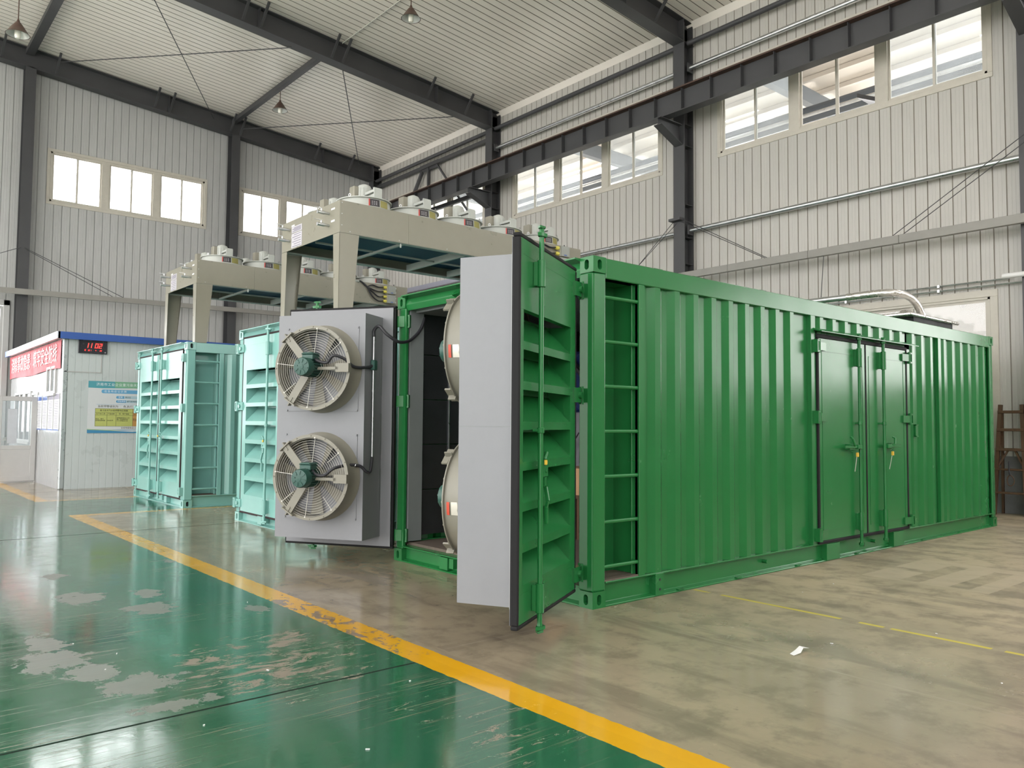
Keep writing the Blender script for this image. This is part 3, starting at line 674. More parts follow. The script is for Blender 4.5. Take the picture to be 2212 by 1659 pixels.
# ------------------------------------------------------------------ containers
CL, CW, CH = 8.863, 3.02, 2.9
def casting_mesh(m):
    b = MB(); s, h, d = .155, .135, .05
    b.oval_plate((0, s/2, h/2), (0,-1,0), (0,0,1), s, h, .05, .085, d)       # face -x
    b.oval_plate((s/2, 0, h/2), (1,0,0), (0,0,1), s, h, .05, .085, d)        # face -y
    b.add([(0,0,h),(s,0,h),(s,s,h),(0,s,h)], [(0,1,2,3)]); b.add([(0,0,0),(s,0,0),(s,s,0),(0,s,0)], [(3,2,1,0)])
    b.add([(s,0,0),(s,s,0),(s,s,h),(s,0,h)], [(0,1,2,3)]); b.add([(0,s,0),(s,s,0),(s,s,h),(0,s,h)], [(3,2,1,0)])
    o = b.build('corner_casting', m); o.data.materials.append(DARKHOLE)
    for i in b.dark: o.data.polygons[i].material_index = 1  # hole backs near-black: the shade inside the casting is painted
    return o
def corrugation(x0, x1, z0, z1, y_out, depth, pitch=.280, lead=.05):
    # trapezoid profile along x, outer flats at y_out, inner at y_out+depth
    pts = [(x0, y_out+depth)]; x = x0+lead
    while x+pitch*.75 < x1:
        pts += [(x, y_out+depth), (x+.068, y_out), (x+.140, y_out), (x+.208, y_out+depth)]; x += pitch
    pts.append((x1, y_out+depth)); return MB().strip(pts, 'z', z0, z1)
def hinge(parent, m, z, M):
    b = MB(M)
    b.prism([(.125,-.012),(.02,-.03),(-.02,-.03),(-.02,.012),(.125,.012)], 'z', z-.06, z+.06)
    b.cyl((-.03,-.035,z-.075),(-.03,-.035,z+.075),.02,n=10); b.box(-.075,-.05,z-.072,-.02,.0,z-.055); b.box(-.075,-.05,z+.055,-.02,.0,z+.072); b.box(-.085,-.05,z-.07,-.07,.02,z+.07)
    b.cyl((.04,-.045,z),(.04,-.02,z),.03,n=12)
    return b.build('hinge', m, parent, smooth=False)
def rod_parts(parent, m, M, u, z0, z1, guides, side=1):
    b = MB(M); b.cyl((u,-.055,z0-.03),(u,-.055,z1+.03),.0185,n=12)
    for z in (z0-.05, z1+.03):      # hammer-headed cams
        b.cyl((u,-.055,z-.01),(u,-.055,z+.05),.024,.016,n=10); b.prism([(u-.05,-.06),(u-.02,-.09),(u+.03,-.075),(u+.055,-.045),(u+.02,-.035),(u-.03,-.035)], 'z', z-.012, z+.012)
    for z in (z0-.075, z1+.085): b.prism([(u-.045,-.05),(u-.01,-.08),(u+.05,-.06),(u+.01,-.03)], 'z', z-.008, z+.008)
    rod = b.build('lock_rod', m, parent, smooth=True)
    for a, c, r in guides:
        g = MB(M); g.cyl((u,-.055,a),(u,-.055,c),r,n=14)
        g.box(u+.02*side,-.04,a+.01,u-.06*side,-.0,c-.01)
        g.build('rod_guide', m, parent, bevel=.003)
    return rod
PLATEW = mat('brushed_rating_plate', (.55,.52,.45,1), .35, metal=.3)
REDMARK = mat('red_rating_mark', (.5,.06,.03,1), .45, var=.02)
def guard_mesh():
    b = MB()
    for i in range(13):
        r = .105+.30*i/12
        b.lathe([(r+.0018,0),(r,.0018),(r-.0018,0),(r,-.0018)], n=44, closed=True)
    for k in range(8):
        a = 2*PI*k/8+.12; r0 = .10 if k % 2 == 0 else .25
        b.tube([(r0*math.cos(a), r0*math.sin(a), .006), (.425*math.cos(a), .425*math.sin(a), .006)], .0035, 5)
        b.cyl((.415*math.cos(a), .415*math.sin(a), 0), (.415*math.cos(a), .415*math.sin(a), .016), .009, n=7)
    return b
def blade_mesh():
    vs = []; fs = []; n = 6
    for i in range(n+1):
        t = i/n; r = .10+.295*t; tw = math.radians(52-24*t); w = .03+.04*t
        for s in (-1, 1): vs.append((r, s*w*math.cos(tw), s*w*math.sin(tw)*.8)); 
        for s in (1, -1): vs.append((r, s*w*math.cos(tw), s*w*math.sin(tw)*.8-.004))
    for i in range(n):
        for k in range(4):
            fs.append((4*i+k, 4*i+(k+1)%4, 4*i+4+(k+1)%4, 4*i+4+k))
    return MB().add(vs, fs+[(3,2,1,0),(4*n,4*n+1,4*n+2,4*n+3)])
SHARED = {}
def fan_on_door(door, S, u, z, n0):
    # S mirrors the inward axis; local fan axis +z of the shared meshes -> inward normal of the door
    F = Matrix.Translation((0,0,0))
    inn = Vector((0, 1*S, 0))
    base = Matrix(((1,0,0,u),(0,0,S,0),(0,1,0,z),(0,0,0,1)))       # fan x->u, fan y->z, fan z->inward
    def fm(d): return Matrix.Translation((0, S*d, 0)) @ base
    M = fm(0)
    b = MB(M); b.box(-.43,-.45,n0,.43,.45,n0+.006)
    for sx in (-1,0,1):
        for sy in (-1,1): b.cyl((sx*.42,sy*.44,n0+.006),(sx*.42,sy*.44,n0+.016),.011,n=6)
    b.build('fan_plate', GREY, door)
    MB(M).lathe([(.47,n0+.006),(.445,n0+.05),(.43,n0+.10),(.425,n0+.20),(.445,n0+.203),(.445,n0+.212),(.412,n0+.212),(.408,n0+.05),(.408,n0-.18)], n=48).build('fan_ring', SHARED['ringmat'], door, smooth=True)
    MB(M).lathe([(0,n0-.17),(.41,n0-.17)], n=32).build('fan_back', DARKHOLE, door)  # near-black disc paints the shade behind the blades
    if 'guard' not in SHARED:
        SHARED['guard'] = guard_mesh().build('tmp', WIRE); SHARED['blade'] = blade_mesh().build('tmp', FANBEIGE)
    def place(nm, key, d, rz):
        m = fm(d) @ Matrix.Rotation(rz, 4, 'Z'); o = bpy.data.objects.new(nm, SHARED[key].data); COL.objects.link(o); o.parent = door; o.matrix_basis = m
        return o
    place('fan_guard', 'guard', n0+.20, 0)
    for k in range(7): place('fan_blade', 'blade', n0+.07, 2*PI*k/7+.2)
    MB(M).lathe([(0,n0+.12),(.09,n0+.12),(.105,n0+.10),(.105,n0+.02),(0,n0+.02)], n=24).build('fan_hub', FANBEIGE, door, smooth=True)
    mo = MB(M); mo.lathe([(.085,n0+.13),(.085,n0+.30),(.088,n0+.32),(.097,n0+.325),(.097,n0+.40),(.088,n0+.42),(.03,n0+.428),(0,n0+.428)], n=28)
    for k in range(20):
        a = 2*PI*k/20; c, s_ = math.cos(a), math.sin(a)
        mo.bar((c*.09,s_*.09,n0+.14),(c*.09,s_*.09,n0+.315),.006,.022,up=(c,s_,0))
    for k in range(8):
        a = 2*PI*k/8+.2; mo.bar((.04*math.cos(a),.04*math.sin(a),n0+.428),(.08*math.cos(a),.08*math.sin(a),n0+.424),.012,.008)
    mo.lathe([(.03,n0+.432),(0,n0+.434)], n=16)
    mo.build('fan_motor', MOTORGREEN, door, smooth=True)
    MB(M).box(-.065,.08,n0+.17,.065,.135,n0+.31).prism([(-.075,.135),(.075,.135),(.05,.155),(-.05,.155)], 'z', n0+.16, n0+.32).build('terminal_box', MOTORGREEN, door, bevel=.006)
    for a in (math.radians(180), math.radians(49), math.radians(-57)):
        c, s_ = math.cos(a), math.sin(a); t = Vector((-s_, c, 0))
        ar = MB(M); h0, h1 = n0+.215, n0+.27
        if c < -.9:
            ar.bar((-.09,-.01,n0+.25),(-.33,-.01,n0+.25),.03,.02); ar.box(-.45,-.05,n0+.21,-.30,.04,n0+.26)
        else:
            p, q = Vector((c*.095,s_*.095,n0+.245)), Vector((c*.425,s_*.425,n0+.245)); ar.bar(p, q, .012, .085, up=t)
            ar.bar(q-t*.075, q+t*.075, .05, .014, up=(c,s_,0))
            ar.bar((c*.42,s_*.42,n0+.20),(c*.42,s_*.42,n0+.26),.10,.012, up=t)
        ar.build('motor_arm', FANBEIGE, door)
    # rating plate on the drum
    ac = math.radians(84)
    for h0, h1, mt in ((.045,.145,PLATEW),(.155,.18,REDMARK)): MB(M).lathe([(.4345,n0+h0),(.4285,n0+h1)], n=6, a0=ac-.11, a1=ac+.11).build('rating_plate', mt, door)
    rb = MB(M)
    for k in range(16):
        a = 2*PI*k/16; rb.cyl((.432*math.cos(a),.432*math.sin(a),n0+.21),(.432*math.cos(a),.432*math.sin(a),n0+.219),.008,n=6)
    rb.build('rim_bolts', FANBEIGE, door)
def end_door(parent, m, rubber, loc, ang, S, gear=False, keep=(.48,), name='door', lab=None):
    M = Matrix.Diagonal((1, S, 1, 1))
    u0, u1, z0, z1 = .095, 1.375, .165, 2.765
    lo, hi, zt, p = .228, 1.315, 2.28, .2745
    b = MB(M)
    b.box(u0,0,zt,u1,.055,z1).box(u0,0,z0,u1,.055,zt-7*p).box(u0,0,zt-7*p,lo,.055,zt).box(hi,0,zt-7*p,u1,.055,zt)
    b.box(lo-.004,.055,zt-7*p,lo,.19,zt).box(hi,.055,zt-7*p,hi+.004,.19,zt); b.box(lo,.19,zt-7*p,hi,.193,zt)
    b.box(u0+.03,-.0012,2.655,u1-.05,0,2.659)       # weld line of the header sheet
    d = b.build(name, m, parent, loc=loc, rot=(0,0,ang), bevel=.002)
    if lab: d['label'] = lab
    for i in range(7):
        t = zt-p*i
        MB(M).add([(lo,.185,t-.02),(hi,.185,t-.02),(hi,.0,t-p+.058),(lo,.0,t-p+.058),(hi,0,t-p),(lo,0,t-p),(lo,.19,t-.035),(hi,.19,t-.035),(hi,.012,t-p+.03),(lo,.012,t-p+.03)],
                  [(0,3,2,1),(3,5,4,2),(6,7,8,9),(9,8,4,5)]).build('louver_blade', m, d)
    g = MB(M); gw = .03
    g.box(u0-gw,-.004,z0-gw,u1+gw,.05,z0).box(u0-gw,-.004,z1,u1+gw,.05,z1+gw).box(u0-gw,-.004,z0,u0,.05,z1).box(u1,-.004,z0,u1+gw,.05,z1)
    g.build('gasket', rubber, d, bevel=.01, seg=2)
    for z in (.28, 1.74, 2.62): hinge(d, m, z, M)
    rod_parts(d, m, M, 1.11, .15, 2.80, ((2.46,2.65,.031),(1.435,1.475,.026),(.20,.40,.031)), 1)
    h = MB(M); h.box(1.0,-.075,1.13,1.10,-.045,1.21).cyl((1.05,-.085,1.17),(1.05,-.07,1.17),.014,n=10)
    h.box(1.015,-.07,1.06,1.055,-.05,1.13).bar((1.03,-.065,1.06),(1.035,-.085,.96),.012,.03).bar((1.035,-.085,.96),(1.03,-.07,.91),.012,.024).box(1.012,-.085,.80,1.046,-.06,.92)
    h.tube([(1.04,-.03,1.22),(1.06,-.07,1.26),(1.03,-.075,1.30),(1.0,-.05,1.28)], .012, 7)
    h.build('latch_handle', m, d, bevel=.004)
    MB(M).box(1.088,-.10,1.215,1.108,-.08,1.25).build('padlock', BRASS, d, bevel=.004)
    if gear:
        n1, n2 = .06, .47
        ha, hb = .215, (1.335 if S < 0 else 1.262)
        MB(M).box(u0-.004,.055,z0-.004,lo-.006,.064,z1+.004).box(hi+.006,.055,z0-.004,u1+.004,.064,z1+.004).box(lo-.006,.055,zt+.02,hi+.006,.064,z1+.004).box(lo-.006,.055,z0-.004,hi+.006,.064,zt-7*p).build('inner_sheet', GREY, d)
        e = MB(M)
        e.add([(ha,n1,.27),(hb,n1,.27),(hb,n2,.27),(ha,n2,.27),(ha,n1,2.66),(hb,n1,2.66),(hb,n2,2.66),(ha,n2,2.66)],
              [(3,2,1,0),(4,5,6,7),(1,2,6,5),(3,0,4,7)])
        # front sheet with two round openings
        def front(z0_, z1_, cz):
            k = 32; R = .40; o = len(e.v)
            for i in range(k):
                a = 2*PI*(i+.5)/k; e.v.append((.7375+R*math.cos(a), n2, cz+R*math.sin(a)))
            for i in range(k):
                a = 2*PI*(i+.5)/k; c, s_ = math.cos(a), math.sin(a); q = 1/max(c/(hb-.7375) if c > 0 else -c/(.7375-ha), (s_/(z1_-cz) if s_ > 0 else -s_/(cz-z0_)))
                e.v.append((.7375+q*c, n2, cz+q*s_))
            for i in range(k):
                j = (i+1) % k; e.f.append((o+i, o+k+i, o+k+j, o+j))
            for x, sz in ((ha,z0_),(hb,z0_),(ha,z1_),(hb,z1_)):
                best = sorted(range(k), key=lambda i: (e.v[o+k+i][0]-x)**2+(e.v[o+k+i][2]-sz)**2)[:2]
                e.v.append((x, n2, sz)); e.f.append((o+k+best[0], len(e.v)-1, o+k+best[1]))
        front(.27, 1.48, .93); front(1.48, 2.66, 2.07)
        e.build('fan_housing', GREY, d)
        MB(M).box(ha-.0015,n1,1.478,ha,n2,1.481).box(hb,n1,1.478,hb+.0015,n2,1.481).box(ha-.002,n1,.55,ha,n1+.05,1.0).box(ha-.002,n1,1.15,ha,n1+.05,1.6).box(ha-.002,n1,1.8,ha,n1+.05,2.2).build('housing_seam', GREY2, d)
        MB(M).box(u1-.03,.062,z0+.1,u1-.012,.072,z1-.1).build('edge_strip', WHITEMETAL, d)
        e = MB(M); e.box(u1+.0,.03,z0,u1+.02,.055,z1); e.build('door_seal', RUBBER, d)
        fan_on_door(d, S, .716, 2.07, n2); fan_on_door(d, S, .716, .93, n2)
        # conduit and cables on the housing side
        MB(M).cyl((.185,.33,1.14),(.185,.33,2.42),.012,n=10).cyl((.185,.33,1.83),(.185,.33,1.85),.015,n=10).build('conduit', STEEL, d, smooth=True)
        MB(M).box(.155,.29,2.06,.205,.37,2.17).build('junction_box', MOTORGREEN, d, bevel=.01)
        def cable(pts): MB(M).tube(smooth_pts(pts), .016, 9).build('cable', BLACK, d, smooth=True)
        cable([(.70,n2+.23,2.19),(.62,n2+.27,2.14),(.52,n2+.25,2.12),(.44,n2+.26,2.19),(.35,n2+.20,2.16),(.27,n2+.12,2.08),(.20,n2-.06,2.09),(.185,.36,2.11)])
        cable([(.70,n2+.23,1.05),(.62,n2+.27,.97),(.52,n2+.26,.96),(.42,n2+.25,1.03),(.33,n2+.12,1.06),(.24,n2+.03,1.05),(.19,n2-.02,.99),(.17,n2-.07,.99),(.185,.34,1.08),(.185,.33,1.14)])
        for q in ((.52,n2+.25,.965),(.27,n2+.06,1.055)): MB(M).lathe([(.019,-.006),(.019,.006)], q, (1,.1,.2), n=10).build('cable_clip', STEEL, d)
    return d
def side_door(parent, m, x0, x1, hinge_left):
    z0, z1 = .235, 2.485; b = MB()
    b.box(x0,-.012,z0,x1,.03,z1); d = b.build('side_door', m, parent, bevel=.003)
    e = MB()
    xa, xb = x0+.07, x1-.07
    for z in (z0+.10, z1-.14): e.box(xa,-.016,z-.006,xb,-.011,z+.006)
    for x in (xa, xb): e.box(x-.006,-.016,z0+.10,x+.006,-.011,z1-.14)
    e.build('pressed_border', m, d)
    u = x1-.245 if hinge_left else x0+.345
    ur = u; S = 1 if hinge_left else -1
    M = Matrix.Translation((0,-.01,0))
    rod_parts(d, m, M, ur, .19, 2.50, ((2.20,2.42,.03),(1.52,1.56,.025),(.29,.50,.03)), -S)
    h = MB(M); k = -S
    h.box(ur+.02*k,-.09,1.24,ur+.12*k,-.05,1.29).box(ur+.10*k,-.08,1.25,ur+.40*k,-.06,1.28).tube([(ur+.16*k,-.04,1.25),(ur+.2*k,-.09,1.29),(ur+.23*k,-.08,1.36),(ur+.22*k,-.05,1.38)], .014, 7).box(ur+.18*k,-.06,1.23,ur+.26*k,-.0,1.30)
    h.tube([(ur+.12*k,-.06,1.22),(ur+.2*k,-.05,1.21),(ur+.27*k,-.05,1.24)], .006, 6)
    h.build('latch_handle', m, d, bevel=.003)
    MB(M).box(ur+.125*k,-.10,1.15,ur+.155*k,-.075,1.20).build('padlock', BRASS, d, bevel=.004); MB(M).tube([(ur+.14*k,-.08,1.15),(ur+.13*k,-.05,.98)], .0035, 5).build('key_string', WIRE, d)
    hx = x0 if hinge_left else x1; s = 1 if hinge_left else -1
    for z in (.31, 1.60, 2.39):
        g = MB(); g.prism([(hx+s*.13,-.035),(hx-s*.03,-.05),(hx-s*.03,-.01),(hx+s*.13,-.012)], 'z', z-.045, z+.045).cyl((hx-s*.045,-.045,z-.075),(hx-s*.045,-.045,z+.075),.018,n=10)
        g.box(hx-s*.09,-.06,z-.07,hx-s*.03,-.0,z-.05).box(hx-s*.09,-.06,z+.05,hx-s*.03,-.0,z+.07).box(hx-s*.10,-.06,z-.07,hx-s*.085,0,z+.07).build('hinge', m, d)
    return d
def container(root, m, rubber, with_side_door, ajar, keepers=True):
    SHARED['ringmat'] = FANBEIGE
    L, Wd, H = CL, CW, CH
    c0 = casting_mesh(m); c0.parent = root; c0.location = (0,0,0)
    for zz in (0, H-.135):
        for k, (x, y) in enumerate(((0,0),(L,0),(L,Wd),(0,Wd))):
            if zz == 0 and k == 0: continue
            share('corner_casting', c0, root, (x,y,zz), (0,0,PI/2*k))
    for k, (x, y) in enumerate(((0,0),(L,0),(L,Wd),(0,Wd))):
        p = [(.012,.012),(.15,.0),(.15,.035),(.06,.045),(.05,.165),(.004,.168),(-.002,.06)]
        if k == 0: po = MB().prism(p, 'z', .135, H-.135).build('corner_post', m, root, bevel=.012, seg=2); po.location = (0,0,0)
        else:
            if k in (1,3):
                q = [(b, a) for a, b in p][::-1]; o = MB().prism(q, 'z', .135, H-.135).build('corner_post', m, root, bevel=.012, seg=2)
                o.location = (x,y,0); o.rotation_euler = (0,0,PI/2*k)
            else: o = share('corner_post', po, root, (x,y,0), (0,0,PI)); o.modifiers.new('soft_edge','BEVEL').width = .012
    # long-side rails
    for s, nm in ((0, 1), (Wd, -1)):
        f = lambda y: s+nm*y
        MB().prism([(f(.0),.190),(f(.0),.205),(f(.10),.215),(f(.12),.20),(f(.065),.185),(f(.065),.022),(f(.0),.014),(f(.0),.0),(f(.12),.0),(f(.12),.18)] if False else
                   [(f(.0),.0),(f(.0),.014),(f(.055),.03),(f(.055),.178),(f(.0),.190),(f(.0),.205),(f(.11),.212),(f(.11),.0)], 'x', .155, L-.155).build('bottom_rail', m, root, bevel=.003)
        MB().prism([(f(.002),2.725),(f(.002),2.896),(f(.11),2.896),(f(.11),2.725)], 'x', .155, L-.155).build('top_rail', m, root, bevel=.006)
    # end sill and header with rain lip
    for ex, sgn in ((0, 1), (L, -1)):
        g = lambda x: ex+sgn*x
        MB().prism([(g(.0),.0),(g(.0),.012),(g(.06),.03),(g(.06),.15),(g(.0),.155),(g(.0),.168),(g(.12),.172),(g(.12),.0)], 'y', .155, Wd-.155).build('end_sill', m, root, bevel=.003)
        MB().prism([(g(.03),2.74),(g(.012),2.80),(g(.03),2.865),(g(-.06),2.885),(g(-.06),2.897),(g(.14),2.895),(g(.14),2.74)], 'y', .155, Wd-.155).build('end_header', m, root)
    for y in (.95, 2.07): MB().box(-.01,y-.07,.03,.055,y+.07,.15).build('sill_block', m, root)
    for y in (Wd/2-.40, Wd/2+.40):
        MB().box(-.03,y-.035,.06,.05,y+.035,.155).build('cam_keeper', m, root); MB().prism([(-.03,2.80),(.04,2.77),(.04,2.86)], 'y', y-.045, y+.045).build('cam_keeper', m, root)
    # ladder recess
    x0, x1, dp = .15, .575, .30
    MB().add([(x0,.02,.215),(x0,dp,.215),(x1,dp,.215),(x1,.02,.215),(x0,.02,2.725),(x0,dp,2.725),(x1,dp,2.725),(x1,.02,2.725)], [(0,1,5,4),(1,2,6,5),(2,3,7,6),(7,4,5,6)]).build('ladder_recess', m, root)
    MB().box(x0,.01,.20,x1,dp,.217).build('recess_floor', PLYWOOD, root)
    MB().box(x1,.0,.205,x1+.075,.05,2.725).box(x1-.03,.06,.215,x1,.075,2.725).build('ladder_post', m, root, bevel=.003)
    for z in (2.572,2.196,1.82,1.443,1.066,.69,.322): MB().cyl((x0-.01,.028,z),(x1+.005,.028,z),.0175,n=12).build('rung', m, root, smooth=True)
    # corrugated long side
    if with_side_door:
        corrugation(.65,3.45,.2,2.73,.008,.042,lead=.08).build('side_panel', m, root); MB().box(3.45,.0,.2,3.545,.06,2.73).build('side_post', m, root, bevel=.003)
        corrugation(3.545,5.95,2.585,2.73,.008,.042,.285).build('side_panel', m, root)
        corrugation(5.90,6.82,.2,2.73,.008,.042,.285).build('side_panel', m, root); MB().box(6.82,.0,.2,6.915,.05,2.73).build('side_post', m, root, bevel=.003)
        corrugation(6.915,L-.15,.2,2.73,.008,.042,.285).build('side_panel', m, root)
        MB().box(3.54,.004,.19,3.575,.06,2.585).box(5.775,.004,.19,5.92,.06,2.585).box(3.54,.004,2.51,5.92,.06,2.59).build('door_frame', m, root)
        MB().prism([(.02,2.575),(-.10,2.545),(-.10,2.553),(.02,2.60)], 'x', 3.50, 5.97).build('drip_ledge', m, root)
        r = MB(); r.box(3.55,-.02,.20,5.80,.012,.235).box(3.55,-.02,2.485,5.80,.012,2.53).box(3.55,-.02,.235,3.585,.012,2.485).box(5.765,-.02,.235,5.80,.012,2.485).box(4.665,-.02,.235,4.69,.012,2.485)
        r.build('gasket', RUBBER, root, bevel=.008, seg=2)
        side_door(root, m, 3.585, 4.665, True); side_door(root, m, 4.69, 5.765, False)
        for xa in (3.72, 5.36): MB().box(xa,-.012,.01,xa+.29,.06,.19).build('fork_pad', m, root, bevel=.003)
        MB().box(6.02,-.02,1.38,6.09,.03,1.53).box(6.02,-.03,1.37,6.09,-.0,1.385).box(6.02,-.03,1.52,6.09,0,1.535).build('side_bracket', m, root)
        b = MB(); b.box(.785,-.008,.01,.895,.06,.20); b.build('earth_plate', m, root, bevel=.003)
        MB().cyl((.84,-.012,.06),(.84,-.0,.06),.011,n=8).cyl((.84,-.012,.145),(.84,-.0,.145),.011,n=8).build('plate_bolt', DARKHOLE, root)
        for xx in (1.1, 2.0, 3.1, 4.4, 6.2, 7.4): MB().box(xx,-.012,.018,xx+.09,.02,.026).build('lashing_lug', m, root)
        for xx in (2.55, 4.9): MB().cyl((xx,.0,.12),(xx,.056,.12),.02,n=10).build('rail_boss', m, root)
    else:
        corrugation(.65,L-.15,.2,2.73,.008,.042,lead=.08).build('side_panel', m, root)
    # far long side, rear end, roof, floor
    q = corrugation(.15,L-.15,.2,2.73,.008,.042); q.M = Matrix.Translation((0,Wd,0)) @ Matrix.Diagonal((1,-1,1,1)); q.build('side_panel', m, root)
    MB().box(L-.06,.15,.15,L-.03,Wd-.15,2.76).build('end_wall', m, root)
    MB().box(.13,.06,2.845,L-.05,Wd-.06,2.896).build('roof_sheet', m, root)
    for xx in (.93, 1.5, 2.65, 3.83, 5.0, 6.4): MB().box(xx,.12,2.896,xx+.12,.24,2.935).build('roof_cleat', m, root, bevel=.004)
    MB().box(.10,.06,.172,L-.06,Wd-.06,.20).build('floor_board', PLYWOOD, root)
    # end doors
    if ajar:
        end_door(root, m, rubber, (-.03,.14,0), math.radians(-151.4), -1, gear=True, lab='right-hand louvred end door swung wide open with grey fan housing')
        end_door(root, m, rubber, (0,2.90,0), math.radians(122.66), 1, gear=True, lab='left-hand end door swung open, two fans on its inner face')
    else:
        end_door(root, m, rubber, (-.006,.12,0), PI/2, -1); end_door(root, m, rubber, (-.006,2.90,0), -PI/2, 1)
        MB().box(-.012,Wd/2-.012,.17,.03,Wd/2+.012,2.76).build('centre_seal', rubber, root)

g = thing('shipping_container', 'long green generator container with open end doors, fans inside', 'container', (0,0,0))
container(g, GREEN, RUBBER, True, True)
# lining inside the green container
MB().box(.06,2.84,.215,.235,2.90,2.74).build('jamb_lining', GREY2, g)
for i in range(5):
    MB().box(.235,2.862,.27+i*.50,.60,2.875,.27+i*.50+.492).build('lining_panel', LINING, g)
    MB().box(.61,2.862,.27+i*.50,4.0,2.875,.27+i*.50+.492).build('lining_panel', LINING, g)
MB().box(.60,2.85,.21,.612,2.87,2.74).build('lining_strip', STEEL, g)
MB().box(.13,.32,2.72,4.0,2.88,2.745).build('ceiling_lining', GREY2, g)
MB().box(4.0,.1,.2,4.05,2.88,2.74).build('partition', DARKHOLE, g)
c = MB().tube(smooth_pts([(-.10,2.45,2.46),(-.14,2.55,2.51),(-.12,2.66,2.46),(-.06,2.72,2.39),(.02,2.76,2.38),(.10,2.80,2.43),(.17,2.83,2.52),(.24,2.84,2.66),(.26,2.84,2.72)]), .018, 9)
# door cable: from the conduit top on the open door, looping into the container
Ld = Matrix.Translation((0,2.90,0)) @ Matrix.Rotation(math.radians(122.66),4,'Z')
p0 = Ld @ Vector((.185,.33,2.42)); p1 = Ld @ Vector((.185,.33,2.49)); p2 = Ld @ Vector((.12,.34,2.53)); p3 = Ld @ Vector((.03,.33,2.44))
c = MB().tube(smooth_pts([p0,p1,p2,p3,(-.17,2.72,2.37),(-.02,2.77,2.39),(.09,2.81,2.45),(.19,2.835,2.55),(.245,2.845,2.68)]), .018, 9); c.build('cable', BLACK, g, smooth=True)
t2 = thing('shipping_container', 'teal container with louvred end doors, half hidden behind the open fan door', 'container', (-.03,4.53,0), group='teal louvred containers')
container(t2, TEAL, RUBBER_BROWN, False, False)
t3 = thing('shipping_container', 'teal container with closed louvred doors beside the white cabin', 'container', (-.11,9.71,0), group='teal louvred containers')
container(t3, TEAL, RUBBER_BROWN, False, False)
# pieces of equipment inside the green container, glimpsed beside the open door
e = thing('generator_set', 'dark navy machine inside the green container, seen beside the open door', 'machine', (2.75,2.25,.20))
MB().box(-.6,-.55,.0,1.0,.55,.3).build('base_frame', NAVY, e); MB().box(-.55,-.5,1.45,.95,.5,2.2).build('engine_block', NAVY, e, bevel=.03); MB().box(-.5,-.45,.3,.9,.45,1.45).build('side_casing', GREY, e)
MB().tube(smooth_pts([(-.56,.1,1.2),(-.6,.2,1.0),(-.57,.28,.8)]), .008, 6).build('sensor_cable', BLACK, e)
MB().tube([(-.62,-.2,1.7),(-.62,.4,2.3)], .03, 8).build('coolant_hose', BLACK, e)
cx = tag(MB().box(1.7,1.75,.70,2.1,2.4,1.0).build('cardboard_box', CARD), 'plain brown cardboard box inside the green container', 'box')
ct = thing('wooden_crate', 'dark timber crate under the cardboard box', 'crate', (1.9,2.07,.20))
MB().box(-.22,-.36,.46,.22,.36,.499).build('lid', WOOD, ct)
for k in range(4): MB().box(-.21,-.34+k*.175,.0,.21,-.34+k*.175+.15,.46).build('plank', WOOD, ct)
for o in [x for x in bpy.data.objects if x.name.startswith('tmp')]: bpy.data.objects.remove(o)
